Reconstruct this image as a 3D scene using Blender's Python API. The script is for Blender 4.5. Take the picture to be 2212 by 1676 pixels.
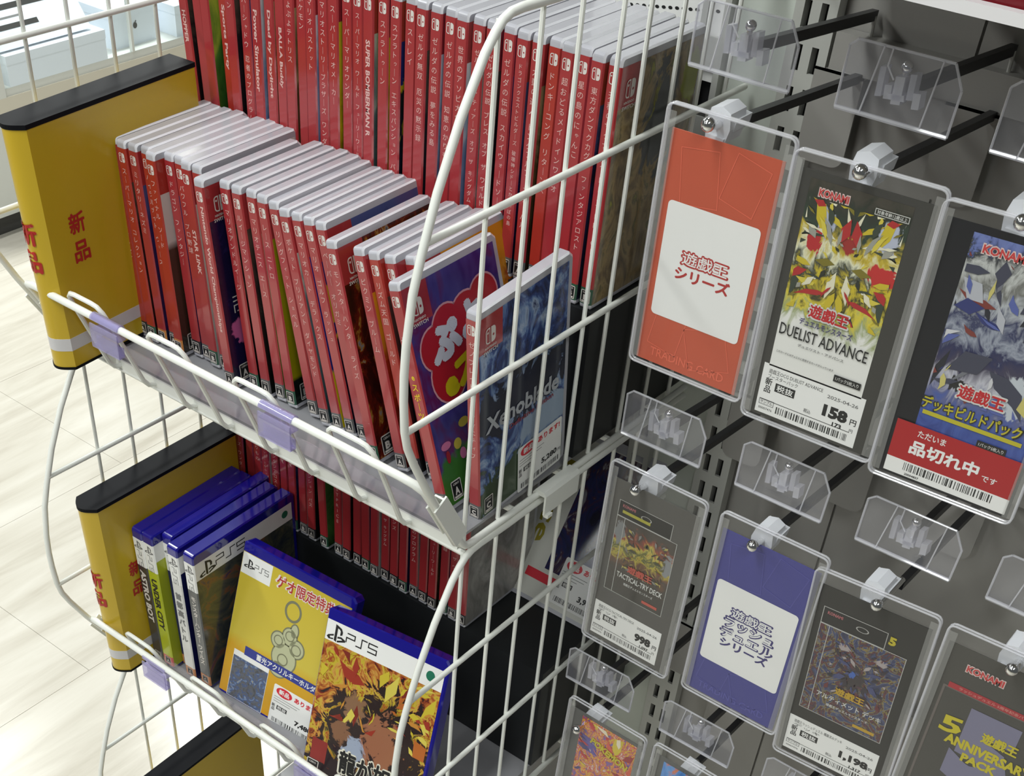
import bpy, math, random
from mathutils import Vector, Matrix, Euler

# ------------------------------------------------------------------ scene, camera, light
scene = bpy.context.scene
C = scene.collection
for o in list(bpy.data.objects):
    bpy.data.objects.remove(o, do_unlink=True)
MM = 0.001
W_IMG, H_IMG = 2212.0, 1676.0
FPX, PPX, PPY = 2728.67, 947.47, 1415.33          # focal length and principal point of the cropped photograph, in pixels
cam_data = bpy.data.cameras.new('camera')
cam_data.sensor_fit = 'HORIZONTAL'
cam_data.sensor_width = 36.0
cam_data.lens = 36.0 * FPX / W_IMG
cam_data.shift_x = (W_IMG / 2 - PPX) / W_IMG
cam_data.shift_y = (PPY - H_IMG / 2) / W_IMG
cam_data.clip_start = 0.02
cam_data.clip_end = 60
cam = bpy.data.objects.new('camera', cam_data)
C.objects.link(cam)
# columns: world axes in camera space (x right, y down, z forward)
RW = ((0.77006782, 0.63666464, 0.04066573), (0.45685317, -0.50584269, -0.73171603), (-0.44528726, 0.58204923, -0.68039543))
right, down, fwd = Vector(RW[0]), Vector(RW[1]), Vector(RW[2])
m = Matrix((right, -down, -fwd)).transposed()
cam.matrix_world = Matrix.Translation((0.420, -0.885, 1.550)) @ m.to_4x4()
scene.camera = cam

world = bpy.data.worlds.new('store_ambient')
world.use_nodes = True
world.node_tree.nodes['Background'].inputs[0].default_value = (0.90, 0.95, 0.93, 1)
world.node_tree.nodes['Background'].inputs[1].default_value = 0.10
scene.world = world

def area(name, loc, sx, sy, power, color=(0.97, 1.0, 0.97)):
    l = bpy.data.lights.new(name, 'AREA'); l.shape = 'RECTANGLE'; l.size = sx; l.size_y = sy
    l.energy = power; l.color = color
    o = bpy.data.objects.new(name, l); C.objects.link(o); o.location = loc
    return o
for k, (lx, ly, pw) in enumerate(((-1.9, -1.6, 34), (-0.35, -1.35, 30), (1.2, -1.6, 24), (-1.9, 0.7, 26), (-0.35, 0.7, 16), (-3.4, 0.4, 44), (-2.9, 2.2, 95), (-0.35, -3.4, 26), (-1.9, -3.6, 26))):
    area('ceiling_led_panel', (lx, ly, 2.75), 0.30, 1.25, pw)

vs = scene.view_settings
vs.view_transform = 'Standard'; vs.look = 'None'; vs.gamma = 1.0; vs.use_curve_mapping = False
vs.exposure = -0.1
scene.cycles.transparent_max_bounces = 24
scene.cycles.max_bounces = 8

# ------------------------------------------------------------------ materials
MATS = {}
def lin(c):
    return tuple(((x / 12.92) if x <= 0.04045 else ((x + 0.055) / 1.055) ** 2.4) for x in c)
def rgb(r, g, b):
    return lin((r / 255.0, g / 255.0, b / 255.0)) + (1.0,)
def mat(name, col, rough=0.5, metal=0.0, spec=0.5, coat=0.0, trans=0.0, noise=0.0, nscale=60.0, bump=0.0, emit=None):
    if name in MATS: return MATS[name]
    M = bpy.data.materials.new(name); M.use_nodes = True
    nt = M.node_tree; b = nt.nodes['Principled BSDF']
    b.inputs['Base Color'].default_value = col
    b.inputs['Roughness'].default_value = rough
    b.inputs['Metallic'].default_value = metal
    b.inputs['Specular IOR Level'].default_value = spec
    b.inputs['Coat Weight'].default_value = coat
    b.inputs['Coat Roughness'].default_value = 0.08
    b.inputs['Transmission Weight'].default_value = trans
    if noise or bump:
        tc = nt.nodes.new('ShaderNodeTexCoord'); n = nt.nodes.new('ShaderNodeTexNoise')
        n.inputs['Scale'].default_value = nscale; n.inputs['Detail'].default_value = 5
        nt.links.new(tc.outputs['Object'], n.inputs['Vector'])
        if noise:
            mx = nt.nodes.new('ShaderNodeMix'); mx.data_type = 'RGBA'
            mx.inputs['A'].default_value = tuple(max(0, c * (1 - noise)) for c in col[:3]) + (1,)
            mx.inputs['B'].default_value = tuple(min(1, c * (1 + noise)) for c in col[:3]) + (1,)
            nt.links.new(n.outputs['Fac'], mx.inputs['Factor'])
            nt.links.new(mx.outputs['Result'], b.inputs['Base Color'])
        if bump:
            bp = nt.nodes.new('ShaderNodeBump'); bp.inputs['Strength'].default_value = bump; bp.inputs['Distance'].default_value = 0.001
            nt.links.new(n.outputs['Fac'], bp.inputs['Height']); nt.links.new(bp.outputs['Normal'], b.inputs['Normal'])
    MATS[name] = M
    return M
def clear(name, tint=(0.95, 0.95, 0.97), haze=0.06, hcol=(0.8, 0.8, 0.85), gl=0.9, rough=0.04, bump=0.0, refl=0.035):
    """thin clear plastic: lets light straight through, a little milky, with fresnel reflections"""
    if name in MATS: return MATS[name]
    M = bpy.data.materials.new(name); M.use_nodes = True
    nt = M.node_tree; nt.nodes.clear()
    out = nt.nodes.new('ShaderNodeOutputMaterial')
    tr = nt.nodes.new('ShaderNodeBsdfTransparent'); tr.inputs[0].default_value = tint + (1,)
    df = nt.nodes.new('ShaderNodeBsdfDiffuse'); df.inputs[0].default_value = hcol + (1,)
    g = nt.nodes.new('ShaderNodeBsdfGlossy'); g.inputs['Roughness'].default_value = rough; g.inputs[0].default_value = (gl, gl, gl, 1)
    fr = nt.nodes.new('ShaderNodeLayerWeight'); fr.inputs['Blend'].default_value = 0.5
    pw = nt.nodes.new('ShaderNodeMath'); pw.operation = 'POWER'; pw.inputs[1].default_value = 4.5
    ml = nt.nodes.new('ShaderNodeMath'); ml.operation = 'MULTIPLY_ADD'; ml.inputs[1].default_value = 0.9; ml.inputs[2].default_value = refl
    nt.links.new(fr.outputs['Facing'], pw.inputs[0]); nt.links.new(pw.outputs[0], ml.inputs[0])
    m1 = nt.nodes.new('ShaderNodeMixShader'); m1.inputs[0].default_value = haze
    m2 = nt.nodes.new('ShaderNodeMixShader')
    nt.links.new(tr.outputs[0], m1.inputs[1]); nt.links.new(df.outputs[0], m1.inputs[2])
    nt.links.new(ml.outputs[0], m2.inputs[0]); nt.links.new(m1.outputs[0], m2.inputs[1]); nt.links.new(g.outputs[0], m2.inputs[2])
    nt.links.new(m2.outputs[0], out.inputs[0])
    if bump:
        tc = nt.nodes.new('ShaderNodeTexCoord'); n = nt.nodes.new('ShaderNodeTexNoise'); n.inputs['Scale'].default_value = 160
        bp = nt.nodes.new('ShaderNodeBump'); bp.inputs['Strength'].default_value = bump; bp.inputs['Distance'].default_value = 0.002
        nt.links.new(tc.outputs['Object'], n.inputs['Vector']); nt.links.new(n.outputs['Fac'], bp.inputs['Height'])
        nt.links.new(bp.outputs['Normal'], g.inputs['Normal']); nt.links.new(bp.outputs['Normal'], df.inputs['Normal']); pass
    MATS[name] = M
    return M
def art(name, stops, scale=4.0, seed=0.0, mode='n', warp=1.2, rough=0.25, const=False, blobs=(), amount=0.35, coat=0.3):
    """printed picture: colour bands from warped noise ('n') or a warped vertical fade ('v'), with soft blobs (u, v, ru, rv, colour)"""
    if name in MATS: return MATS[name]
    M = bpy.data.materials.new(name); M.use_nodes = True
    nt = M.node_tree; b = nt.nodes['Principled BSDF']
    b.inputs['Roughness'].default_value = rough; b.inputs['Coat Weight'].default_value = coat; b.inputs['Coat Roughness'].default_value = 0.1
    uv = nt.nodes.new('ShaderNodeTexCoord')
    mp = nt.nodes.new('ShaderNodeMapping'); mp.inputs['Location'].default_value = (seed * 3.7, seed * 1.3, seed)
    nt.links.new(uv.outputs['UV'], mp.inputs['Vector'])
    n = nt.nodes.new('ShaderNodeTexNoise'); n.inputs['Scale'].default_value = scale; n.inputs['Detail'].default_value = 4
    n.inputs['Roughness'].default_value = 0.6; n.inputs['Distortion'].default_value = warp
    nt.links.new(mp.outputs[0], n.inputs['Vector'])
    r = nt.nodes.new('ShaderNodeValToRGB')
    if const: r.color_ramp.interpolation = 'CONSTANT'
    el = r.color_ramp.elements
    while len(el) > 1: el.remove(el[-1])
    for k, (p, c) in enumerate(stops):
        e = el[0] if k == 0 else el.new(p)
        e.position = p; e.color = c
    if mode == 'v':
        sp = nt.nodes.new('ShaderNodeSeparateXYZ'); nt.links.new(uv.outputs['UV'], sp.inputs[0])
        a = nt.nodes.new('ShaderNodeMath'); a.operation = 'MULTIPLY_ADD'; a.inputs[1].default_value = amount
        nt.links.new(n.outputs['Fac'], a.inputs[0])
        s = nt.nodes.new('ShaderNodeMath'); s.operation = 'SUBTRACT'; s.inputs[1].default_value = amount * 0.5
        nt.links.new(sp.outputs['Y'], s.inputs[0]); nt.links.new(s.outputs[0], a.inputs[2])
        nt.links.new(a.outputs[0], r.inputs['Fac'])
    else:
        k = nt.nodes.new('ShaderNodeMapRange'); k.inputs[1].default_value = 0.28; k.inputs[2].default_value = 0.72
        nt.links.new(n.outputs['Fac'], k.inputs[0]); nt.links.new(k.outputs[0], r.inputs['Fac'])
    last = r.outputs['Color']
    for (bu, bv, ru, rv, col) in blobs:
        m2 = nt.nodes.new('ShaderNodeMapping'); m2.vector_type = 'TEXTURE'
        m2.inputs['Location'].default_value = (bu, bv, 0); m2.inputs['Scale'].default_value = (ru, rv, 1)
        nt.links.new(uv.outputs['UV'], m2.inputs['Vector'])
        ln = nt.nodes.new('ShaderNodeVectorMath'); ln.operation = 'LENGTH'; nt.links.new(m2.outputs[0], ln.inputs[0])
        ad = nt.nodes.new('ShaderNodeMath'); ad.operation = 'MULTIPLY_ADD'; ad.inputs[1].default_value = 2.4
        nt.links.new(n.outputs['Fac'], ad.inputs[0]); nt.links.new(ln.outputs['Value'], ad.inputs[2])
        mr = nt.nodes.new('ShaderNodeMapRange'); mr.inputs[1].default_value = 1.98; mr.inputs[2].default_value = 2.12; mr.inputs[3].default_value = 1; mr.inputs[4].default_value = 0
        nt.links.new(ad.outputs[0], mr.inputs[0])
        mx = nt.nodes.new('ShaderNodeMix'); mx.data_type = 'RGBA'; mx.inputs['B'].default_value = col
        nt.links.new(mr.outputs[0], mx.inputs['Factor']); nt.links.new(last, mx.inputs['A'])
        last = mx.outputs['Result']
    nt.links.new(last, b.inputs['Base Color'])
    MATS[name] = M
    return M

WHITE_ROD = mat('white_powder_coat', rgb(234, 236, 230), 0.32, spec=0.5)
BLACKP = mat('black_plastic', rgb(17, 18, 22), 0.6, spec=0.1)
BLACKM = mat('black_board', rgb(26, 28, 30), 0.45)
DKROD = mat('black_coated_rod', rgb(38, 38, 40), 0.42)
CHROME = mat('chrome', (0.8, 0.8, 0.8, 1), 0.12, metal=1.0)
STEELW = mat('pale_steel', rgb(205, 205, 200), 0.3, metal=0.4)
YELLOW = mat('yellow_board', rgb(200, 168, 36), 0.30, coat=0.25, noise=0.05, nscale=12)
REDINK = mat('red_ink', rgb(176, 40, 36), 0.4)
WHITEP = mat('white_paper', rgb(232, 232, 230), 0.45)
OFFW = mat('off_white_print', rgb(214, 208, 202), 0.5)
SPINE_TXT = mat('pale_print', rgb(216, 178, 172), 0.45)
BLACKINK = mat('black_ink', rgb(26, 26, 27), 0.5)
GREYINK = mat('grey_ink', rgb(120, 120, 120), 0.55)
RED = mat('red_sleeve', rgb(160, 46, 50), 0.28, coat=0.8, noise=0.06, nscale=8)
REDO = mat('orange_red_sleeve', rgb(164, 46, 36), 0.30, coat=0.55)
CASE = mat('frosted_case_plastic', rgb(178, 178, 186), 0.24, coat=0.5, noise=0.10, nscale=40)
CASEE = mat('painted_case_edge_light', rgb(226, 226, 232), 0.15, coat=0.6)  # paler colour paints in the light that translucent case edges catch
BLUECASE = mat('blue_case_plastic', rgb(22, 18, 132), 0.10, coat=0.6)
WALLG = mat('grey_panel_paint', rgb(150, 148, 144), 0.5, noise=0.03, nscale=4)
PALEG = mat('pale_grey_green_paint', rgb(196, 202, 194), 0.45, noise=0.03, nscale=4)
UPG = mat('upright_grey_paint', rgb(180, 181, 176), 0.42)
SLOT_SHADE = mat('painted_slot_shade', rgb(9, 9, 13), 0.7)  # near-black colour stands in for the shade inside the uprights
CLEAR = clear('clear_acrylic', (0.95, 0.95, 0.97), 0.07, (0.75, 0.75, 0.80))
CLEARE = clear('clear_acrylic_edge', (0.88, 0.88, 0.92), 0.36, (0.95, 0.95, 0.97))
CLEARS = clear('clear_sleeve', (0.98, 0.98, 0.98), 0.012, (0.7, 0.7, 0.7), rough=0.10, refl=0.02)
CLEARRIM = clear('sleeve_rim', (0.86, 0.86, 0.86), 0.20, (0.66, 0.66, 0.64))
VIOLET = clear('clear_violet_plastic', (0.74, 0.72, 0.88), 0.26, (0.66, 0.62, 0.85))
LIP = clear('clear_tray_plastic', (0.95, 0.94, 0.97), 0.05, (0.75, 0.72, 0.82), rough=0.06, bump=0.2)
CLIPW = mat('white_clip_plastic', rgb(232, 234, 240), 0.35, trans=0.15)
TRAY = mat('glossy_grey_tray', rgb(142, 142, 146), 0.10, coat=0.4, noise=0.12, nscale=30)

# ------------------------------------------------------------------ helpers
class MB:
    """collects polygons in millimetres; build() links them as one mesh object"""
    def __init__(s): s.v = []; s.f = []; s.m = []; s.uv = []
    def poly(s, pts, mi=0, uv=None):
        n = len(s.v); s.v += [tuple(p) for p in pts]; s.f.append(tuple(range(n, n + len(pts)))); s.m.append(mi)
        s.uv.append(uv if uv else [(0, 0)] * len(pts))
        return s
    def box(s, x0, y0, z0, x1, y1, z1, mi=0):
        p = [(x0, y0, z0), (x1, y0, z0), (x1, y1, z0), (x0, y1, z0), (x0, y0, z1), (x1, y0, z1), (x1, y1, z1), (x0, y1, z1)]
        n = len(s.v); s.v += p
        for q in ((0, 3, 2, 1), (4, 5, 6, 7), (0, 1, 5, 4), (1, 2, 6, 5), (2, 3, 7, 6), (3, 0, 4, 7)):
            s.f.append(tuple(n + i for i in q)); s.m.append(mi); s.uv.append([(0, 0), (1, 0), (1, 1), (0, 1)])
        return s
    def obox(s, c, ax, ay, az, mi=0):
        """oriented box: centre and three half vectors"""
        c = Vector(c); ax, ay, az = Vector(ax), Vector(ay), Vector(az); n = len(s.v)
        for dz in (-1, 1):
            for dx, dy in ((-1, -1), (1, -1), (1, 1), (-1, 1)):
                s.v.append(tuple(c + ax * dx + ay * dy + az * dz))
        for q in ((0, 3, 2, 1), (4, 5, 6, 7), (0, 1, 5, 4), (1, 2, 6, 5), (2, 3, 7, 6), (3, 0, 4, 7)):
            s.f.append(tuple(n + i for i in q)); s.m.append(mi); s.uv.append([(0, 0), (1, 0), (1, 1), (0, 1)])
        return s
    def tube(s, pts, r, n=10, mi=0, caps=True):
        pts = [Vector(p) for p in pts]; base = len(s.v); prev = None
        for i, p in enumerate(pts):
            if i == 0: t = pts[1] - pts[0]
            elif i == len(pts) - 1: t = pts[-1] - pts[-2]
            else: t = (pts[i + 1] - pts[i]).normalized() + (pts[i] - pts[i - 1]).normalized()
            t.normalize()
            if prev is None:
                a = Vector((1, 0, 0)) if abs(t.x) < 0.8 else Vector((0, 0, 1))
                u = t.cross(a).normalized()
            else:
                u = (prev - t * prev.dot(t)).normalized()
            prev = u; w = t.cross(u)
            rr = r[i] if isinstance(r, (list, tuple)) else r
            for k in range(n):
                a = 2 * math.pi * k / n
                s.v.append(tuple(p + (u * math.cos(a) + w * math.sin(a)) * rr))
        for i in range(len(pts) - 1):
            for k in range(n):
                k2 = (k + 1) % n
                s.f.append((base + i * n + k, base + i * n + k2, base + (i + 1) * n + k2, base + (i + 1) * n + k)); s.m.append(mi); s.uv.append([(0, 0)] * 4)
        if caps:
            s.f.append(tuple(base + k for k in reversed(range(n)))); s.m.append(mi); s.uv.append([(0, 0)] * n)
            e = base + (len(pts) - 1) * n
            s.f.append(tuple(e + k for k in range(n))); s.m.append(mi); s.uv.append([(0, 0)] * n)
        return s
    def ball(s, c, r, mi=0, nu=12, nv=8):
        pts = []; base = len(s.v)
        for j in range(nv + 1):
            th = math.pi * j / nv
            for i in range(nu):
                ph = 2 * math.pi * i / nu
                s.v.append((c[0] + r * math.sin(th) * math.cos(ph), c[1] + r * math.sin(th) * math.sin(ph), c[2] + r * math.cos(th)))
        for j in range(nv):
            for i in range(nu):
                i2 = (i + 1) % nu
                s.f.append((base + j * nu + i, base + (j + 1) * nu + i, base + (j + 1) * nu + i2, base + j * nu + i2)); s.m.append(mi); s.uv.append([(0, 0)] * 4)
        return s
    def extrude(s, outline, x0, x1, mi=0, axis=0):
        """prism of a 2D outline; axis 0: outline is (y,z) along x; axis 1: (x,z) along y; axis 2: (x,y) along z"""
        def P(a, b, t): return (t, a, b) if axis == 0 else ((a, t, b) if axis == 1 else (a, b, t))
        n = len(outline); base = len(s.v)
        s.v += [P(a, b, x0) for a, b in outline] + [P(a, b, x1) for a, b in outline]
        s.f.append(tuple(base + k for k in range(n))); s.m.append(mi); s.uv.append([(0, 0)] * n)
        s.f.append(tuple(base + n + k for k in reversed(range(n)))); s.m.append(mi); s.uv.append([(0, 0)] * n)
        for k in range(n):
            k2 = (k + 1) % n
            s.f.append((base + k, base + n + k, base + n + k2, base + k2)); s.m.append(mi); s.uv.append([(0, 0)] * 4)
        return s
    def mesh(s, name, mats, smooth=False, fixn=True):
        me = bpy.data.meshes.new(name)
        me.from_pydata([(x * MM, y * MM, z * MM) for x, y, z in s.v], [], s.f)
        for m_ in (mats if isinstance(mats, (list, tuple)) else [mats]): me.materials.append(m_)
        me.polygons.foreach_set('material_index', s.m)
        ul = me.uv_layers.new(name='UVMap'); k = 0
        for u in s.uv:
            for c in u:
                ul.data[k].uv = c; k += 1
        if smooth:
            me.polygons.foreach_set('use_smooth', [True] * len(me.polygons))
            me.set_sharp_from_angle(angle=math.radians(40))
        me.update()
        return me
    def build(s, name, mats, parent=None, smooth=False):
        return link(name, s.mesh(name, mats, smooth), parent)
def link(name, me, parent=None):
    o = bpy.data.objects.new(name, me); C.objects.link(o)
    if parent is not None: o.parent = parent
    return o
def tag(o, label, cat, group=None, kind=None):
    if label: o['label'] = label
    if cat: o['category'] = cat
    if group: o['group'] = group
    if kind: o['kind'] = kind
    return o
def empty(name, loc, rot=(0, 0, 0)):
    o = bpy.data.objects.new(name, None); C.objects.link(o)
    o.location = Vector(loc) * MM; o.rotation_euler = Euler([math.radians(a) for a in rot], 'XYZ')
    o.empty_display_size = 0.02
    return o
_txt = {}
_tc = bpy.data.curves.new('lettering_source', 'FONT'); _to = bpy.data.objects.new('lettering_source', _tc)
C.objects.link(_to)
def glyphs(body, bold=0.0, align='CENTER', line=1.0, res=2):
    key = (body, bold, align, line, res)
    if key in _txt: return _txt[key]
    _tc.body = body; _tc.offset = bold; _tc.align_x = align; _tc.space_line = line; _tc.resolution_u = res; _tc.size = 1.0
    dg = bpy.context.evaluated_depsgraph_get(); dg.update()
    me = bpy.data.meshes.new_from_object(_to.evaluated_get(dg))
    v = [(p.co.x, p.co.y) for p in me.vertices]; f = [tuple(p.vertices) for p in me.polygons]
    bpy.data.meshes.remove(me)
    _txt[key] = (v, f)
    return v, f
def text_mb(mb, body, loc, rgt, up, size, bold=0.02, mi=0, fit=None, hfit=None, align='CENTER', line=1.0, center=True):
    """flat lettering in the plane (rgt, up) centred on loc; fit/hfit = wanted width/height in mm"""
    ring = [(0.0, 0.0)]
    if any(ord(ch) > 0x2E7F for ch in body):
        if bold > 0.012:
            nn = 5 if bold < 0.06 else 9
            ring = [(bold * 0.8 * math.cos(2 * math.pi * k / nn), bold * 0.8 * math.sin(2 * math.pi * k / nn)) for k in range(nn)]
        bold = 0.0
    v, f = glyphs(body, bold, align, line)
    if not v: return mb
    pad = max(r_[0] for r_ in ring)
    x0, x1 = min(p[0] for p in v) - pad, max(p[0] for p in v) + pad; y0, y1 = min(p[1] for p in v) - pad, max(p[1] for p in v) + pad
    sx = sy = size
    if fit: sx = fit / (x1 - x0)
    if hfit: sy = hfit / (y1 - y0)
    if fit and not hfit and not size: sy = sx
    cx, cy = ((x0 + x1) / 2, (y0 + y1) / 2) if center else (x0, y0)
    L, R_, U = Vector(loc), Vector(rgt), Vector(up)
    nrm = R_.cross(U).normalized()
    for kk, (rx, ry) in enumerate(ring):
        n = len(mb.v); Lk = L + nrm * (0.012 * kk)
        mb.v += [tuple(Lk + R_ * ((px + rx - cx) * sx) + U * ((py + ry - cy) * sy)) for px, py in v]
        for q in f:
            mb.f.append(tuple(n + i for i in q)); mb.m.append(mi); mb.uv.append([(0, 0)] * len(q))
    return mb
def lettering(name, parent, material, body, loc, rgt, up, size=0, **k):
    return text_mb(MB(), body, loc, rgt, up, size, **k).build(name, material, parent)
def quad_mb(mb, c, rgt, up, w, h, mi=0, rad=0.0, n=5):
    c, R_, U = Vector(c), Vector(rgt), Vector(up)
    if rad <= 0:
        pts = [(-w / 2, -h / 2), (w / 2, -h / 2), (w / 2, h / 2), (-w / 2, h / 2)]
    else:
        pts = []
        for cx, cy, a0 in ((w / 2 - rad, -h / 2 + rad, -90), (w / 2 - rad, h / 2 - rad, 0), (-w / 2 + rad, h / 2 - rad, 90), (-w / 2 + rad, -h / 2 + rad, 180)):
            for k in range(n + 1):
                a = math.radians(a0 + 90 * k / n); pts.append((cx + rad * math.cos(a), cy + rad * math.sin(a)))
    mb.poly([tuple(c + R_ * x + U * y) for x, y in pts], mi, [(x / w + 0.5, y / h + 0.5) for x, y in pts])
    return mb
def frame_mb(mb, c, rgt, up, w, h, t, mi=0):
    for dx, dy, ww, hh in ((0, h / 2 - t / 2, w, t), (0, -h / 2 + t / 2, w, t), (-w / 2 + t / 2, 0, t, h - 2 * t), (w / 2 - t / 2, 0, t, h - 2 * t)):
        quad_mb(mb, Vector(c) + Vector(rgt) * dx + Vector(up) * dy, rgt, up, ww, hh, mi)
    return mb
def ellipse_mb(mb, c, rgt, up, rx, ry, mi=0, n=24, inner=0.0, a0=0, a1=360):
    c, R_, U = Vector(c), Vector(rgt), Vector(up); full = (a1 - a0) >= 360
    ang = [math.radians(a0 + (a1 - a0) * k / n) for k in range(n if full else n + 1)]
    if inner <= 0:
        mb.poly([tuple(c + R_ * (rx * math.cos(a)) + U * (ry * math.sin(a))) for a in ang], mi)
    else:
        for k in range(n):
            b = ang[(k + 1) % len(ang)]; a = ang[k]
            mb.poly([tuple(c + R_ * (x * math.cos(t)) + U * (y * math.sin(t))) for (x, y, t) in ((rx, ry, a), (rx, ry, b), (rx * inner, ry * inner, b), (rx * inner, ry * inner, a))], mi)
    return mb
def ink(c):
    return mat('ink_%d_%d_%d' % c, rgb(*c), 0.35, coat=0.25)
def shards(parent, cx, cz, w, h, palette, n, seed, y=-0.85, mirror=True, long=0.42, name='picture_shards', lo=0.06):
    """abstract printed picture of angular strokes, kept inside its rectangle"""
    rr = random.Random(seed); mb = MB(); ms = [ink(c) for c in palette]
    for k in range(n):
        px, pz = rr.uniform(0.0, 0.5) if mirror else rr.uniform(-0.5, 0.5), rr.uniform(-0.5, 0.5)
        a = math.atan2(pz, px + 0.02) + rr.uniform(-0.9, 0.9); L = rr.uniform(lo, long) * (1 - 0.5 * k / n); t_ = L * rr.uniform(0.08, 0.34)
        dx, dz = math.cos(a) * L, math.sin(a) * L * w / h; nx, nz = -math.sin(a) * t_, math.cos(a) * t_ * w / h
        if rr.random() < 0.5: pts = [(px, pz), (px + dx * 0.4 + nx, pz + dz * 0.4 + nz), (px + dx, pz + dz), (px + dx * 0.5 - nx, pz + dz * 0.5 - nz)]
        else:
            pts = [(px, pz)] + [(px + dx * s + nx * q, pz + dz * s + nz * q) for s, q in ((0.25, 0.7), (0.6, 0.9), (1.0, 0.1), (0.7, 0.1), (0.3, -0.25))]
        mi = rr.randrange(len(ms)); d = 0.008 * k
        for sg in ((1, -1) if mirror else (1,)):
            q = [(cx + sg * max(-0.498, min(0.498, u)) * w, y - d, cz + max(-0.498, min(0.498, v)) * h) for u, v in pts]
            mb.poly(q if sg > 0 else q[::-1], mi)
    return mb.build(name, ms, parent)
ORD = ['first', 'second', 'third', 'fourth', 'fifth', 'sixth', 'seventh', 'eighth', 'ninth', 'tenth', 'eleventh', 'twelfth', 'thirteenth', 'fourteenth', 'fifteenth', 'sixteenth', 'seventeenth', 'eighteenth', 'nineteenth', 'twentieth']
ORD += ['twenty-' + x for x in ORD[:9]] + ['thirtieth'] + ['thirty-' + x for x in ORD[:9]]
X, Y, Z = Vector((1, 0, 0)), Vector((0, 1, 0)), Vector((0, 0, 1))
random.seed(7)

# ------------------------------------------------------------------ the setting
def floor_mat():
    M = bpy.data.materials.new('beige_stone_vinyl'); M.use_nodes = True
    nt = M.node_tree; b = nt.nodes['Principled BSDF']; b.inputs['Roughness'].default_value = 0.22
    tc = nt.nodes.new('ShaderNodeTexCoord'); oi = nt.nodes.new('ShaderNodeNewGeometry')
    mp = nt.nodes.new('ShaderNodeMapping'); mp.inputs['Scale'].default_value = (9.0, 1.1, 1); mp.inputs['Rotation'].default_value = (0, 0, 0.10)
    n = nt.nodes.new('ShaderNodeTexNoise'); n.inputs['Scale'].default_value = 1.6; n.inputs['Detail'].default_value = 7; n.inputs['Roughness'].default_value = 0.62; n.inputs['Distortion'].default_value = 0.35
    nt.links.new(oi.outputs['Position'], mp.inputs['Vector']); nt.links.new(mp.outputs[0], n.inputs['Vector'])
    r = nt.nodes.new('ShaderNodeValToRGB'); el = r.color_ramp.elements
    el[0].position = 0.28; el[0].color = rgb(178, 171, 157); el[1].position = 0.72; el[1].color = rgb(214, 210, 200)
    e = el.new(0.5); e.color = rgb(201, 196, 184)
    nt.links.new(n.outputs['Fac'], r.inputs['Fac']); nt.links.new(r.outputs[0], b.inputs['Base Color'])
    return M
FLOORM = floor_mat()
floor = MB().box(-5000, -4000, -30, 3000, 5000, -2.5).build('floor', mat('floor_joint', rgb(150, 146, 134), 0.6))
tag(floor, 'beige stone-look vinyl tile floor of the shop aisle', 'floor', kind='structure')
_tile = MB()
_tile.box(-224.6, -449.6, -2.6, 224.6, 449.6, 0)
_tme = _tile.mesh('floor_tile', FLOORM)
for i in range(-6, 5):
    for j in range(-2, 4):
        o = link('floor_tile', _tme, floor); o.location = (i * 0.45 + 0.1, j * 0.9 + (0.45 if i % 2 else 0), 0)

wall = MB().box(-430, 0.5, 60, 900, 40, 1750).build('wall_back', WALLG)
tag(wall, 'grey steel back panel of the shop shelving', 'wall', kind='structure')
MB().box(-22, -5, 60, 24, 0.4, 1750).build('pale_panel', PALEG, wall)
# lower panels are set back and seamed
for x0, x1 in ((86, 150), (151, 420), (421, 700)):
    MB().box(x0, -2.5, 60, x1 - 1, 0.4, 1750).build('back_panel', WALLG, wall)

def slotted(name, x0, x1, cols, sw, sh, pitch, zs, y, label):
    """steel upright with real slot openings"""
    t = empty(name, ((x0 + x1) / 2, y, 60)); tag(t, label, 'upright')
    mb = MB(); cx = (x0 + x1) / 2
    xs = sorted([x0] + [e for c in cols for e in (c - sw / 2, c + sw / 2)] + [x1])
    z0, z1 = 60, 1745
    for k in range(0, len(xs) - 1):
        a, b = xs[k] - cx, xs[k + 1] - cx
        if k % 2 == 0: mb.box(a, 0, 0, b, 12, z1 - z0)
        else:
            z = z0
            for s in zs:
                if s - sh / 2 > z: mb.box(a, 0, z - z0, b, 2.5, s - sh / 2 - z0)
                z = s + sh / 2
            mb.box(a, 0, z - z0, b, 2.5, z1 - z0)
    mb.build('post_face', UPG, t)
    MB().box(x0 - cx + 1, 9, 0, x1 - cx - 1, 11.5, z1 - z0).build('slot_shade_backing', SLOT_SHADE, t)  # dark backing sheet paints the shade seen through the slots
    return t
zs = [1297.2 + 27.85 * k for k in range(-32, 15)]
slotted('shelving_upright', 25, 56, (34.2, 46.6), 5.2, 17.5, 27.85, zs, -13, 'grey steel upright with two columns of black slots behind the card hooks')
zs2 = [1229 + 55.7 * k for k in range(-17, 8)]
slotted('shelving_upright', -44, -22, (-33.2,), 12.5, 34, 55.7, zs2, -13, 'grey steel upright with wide black slots behind the game shelves')

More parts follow.
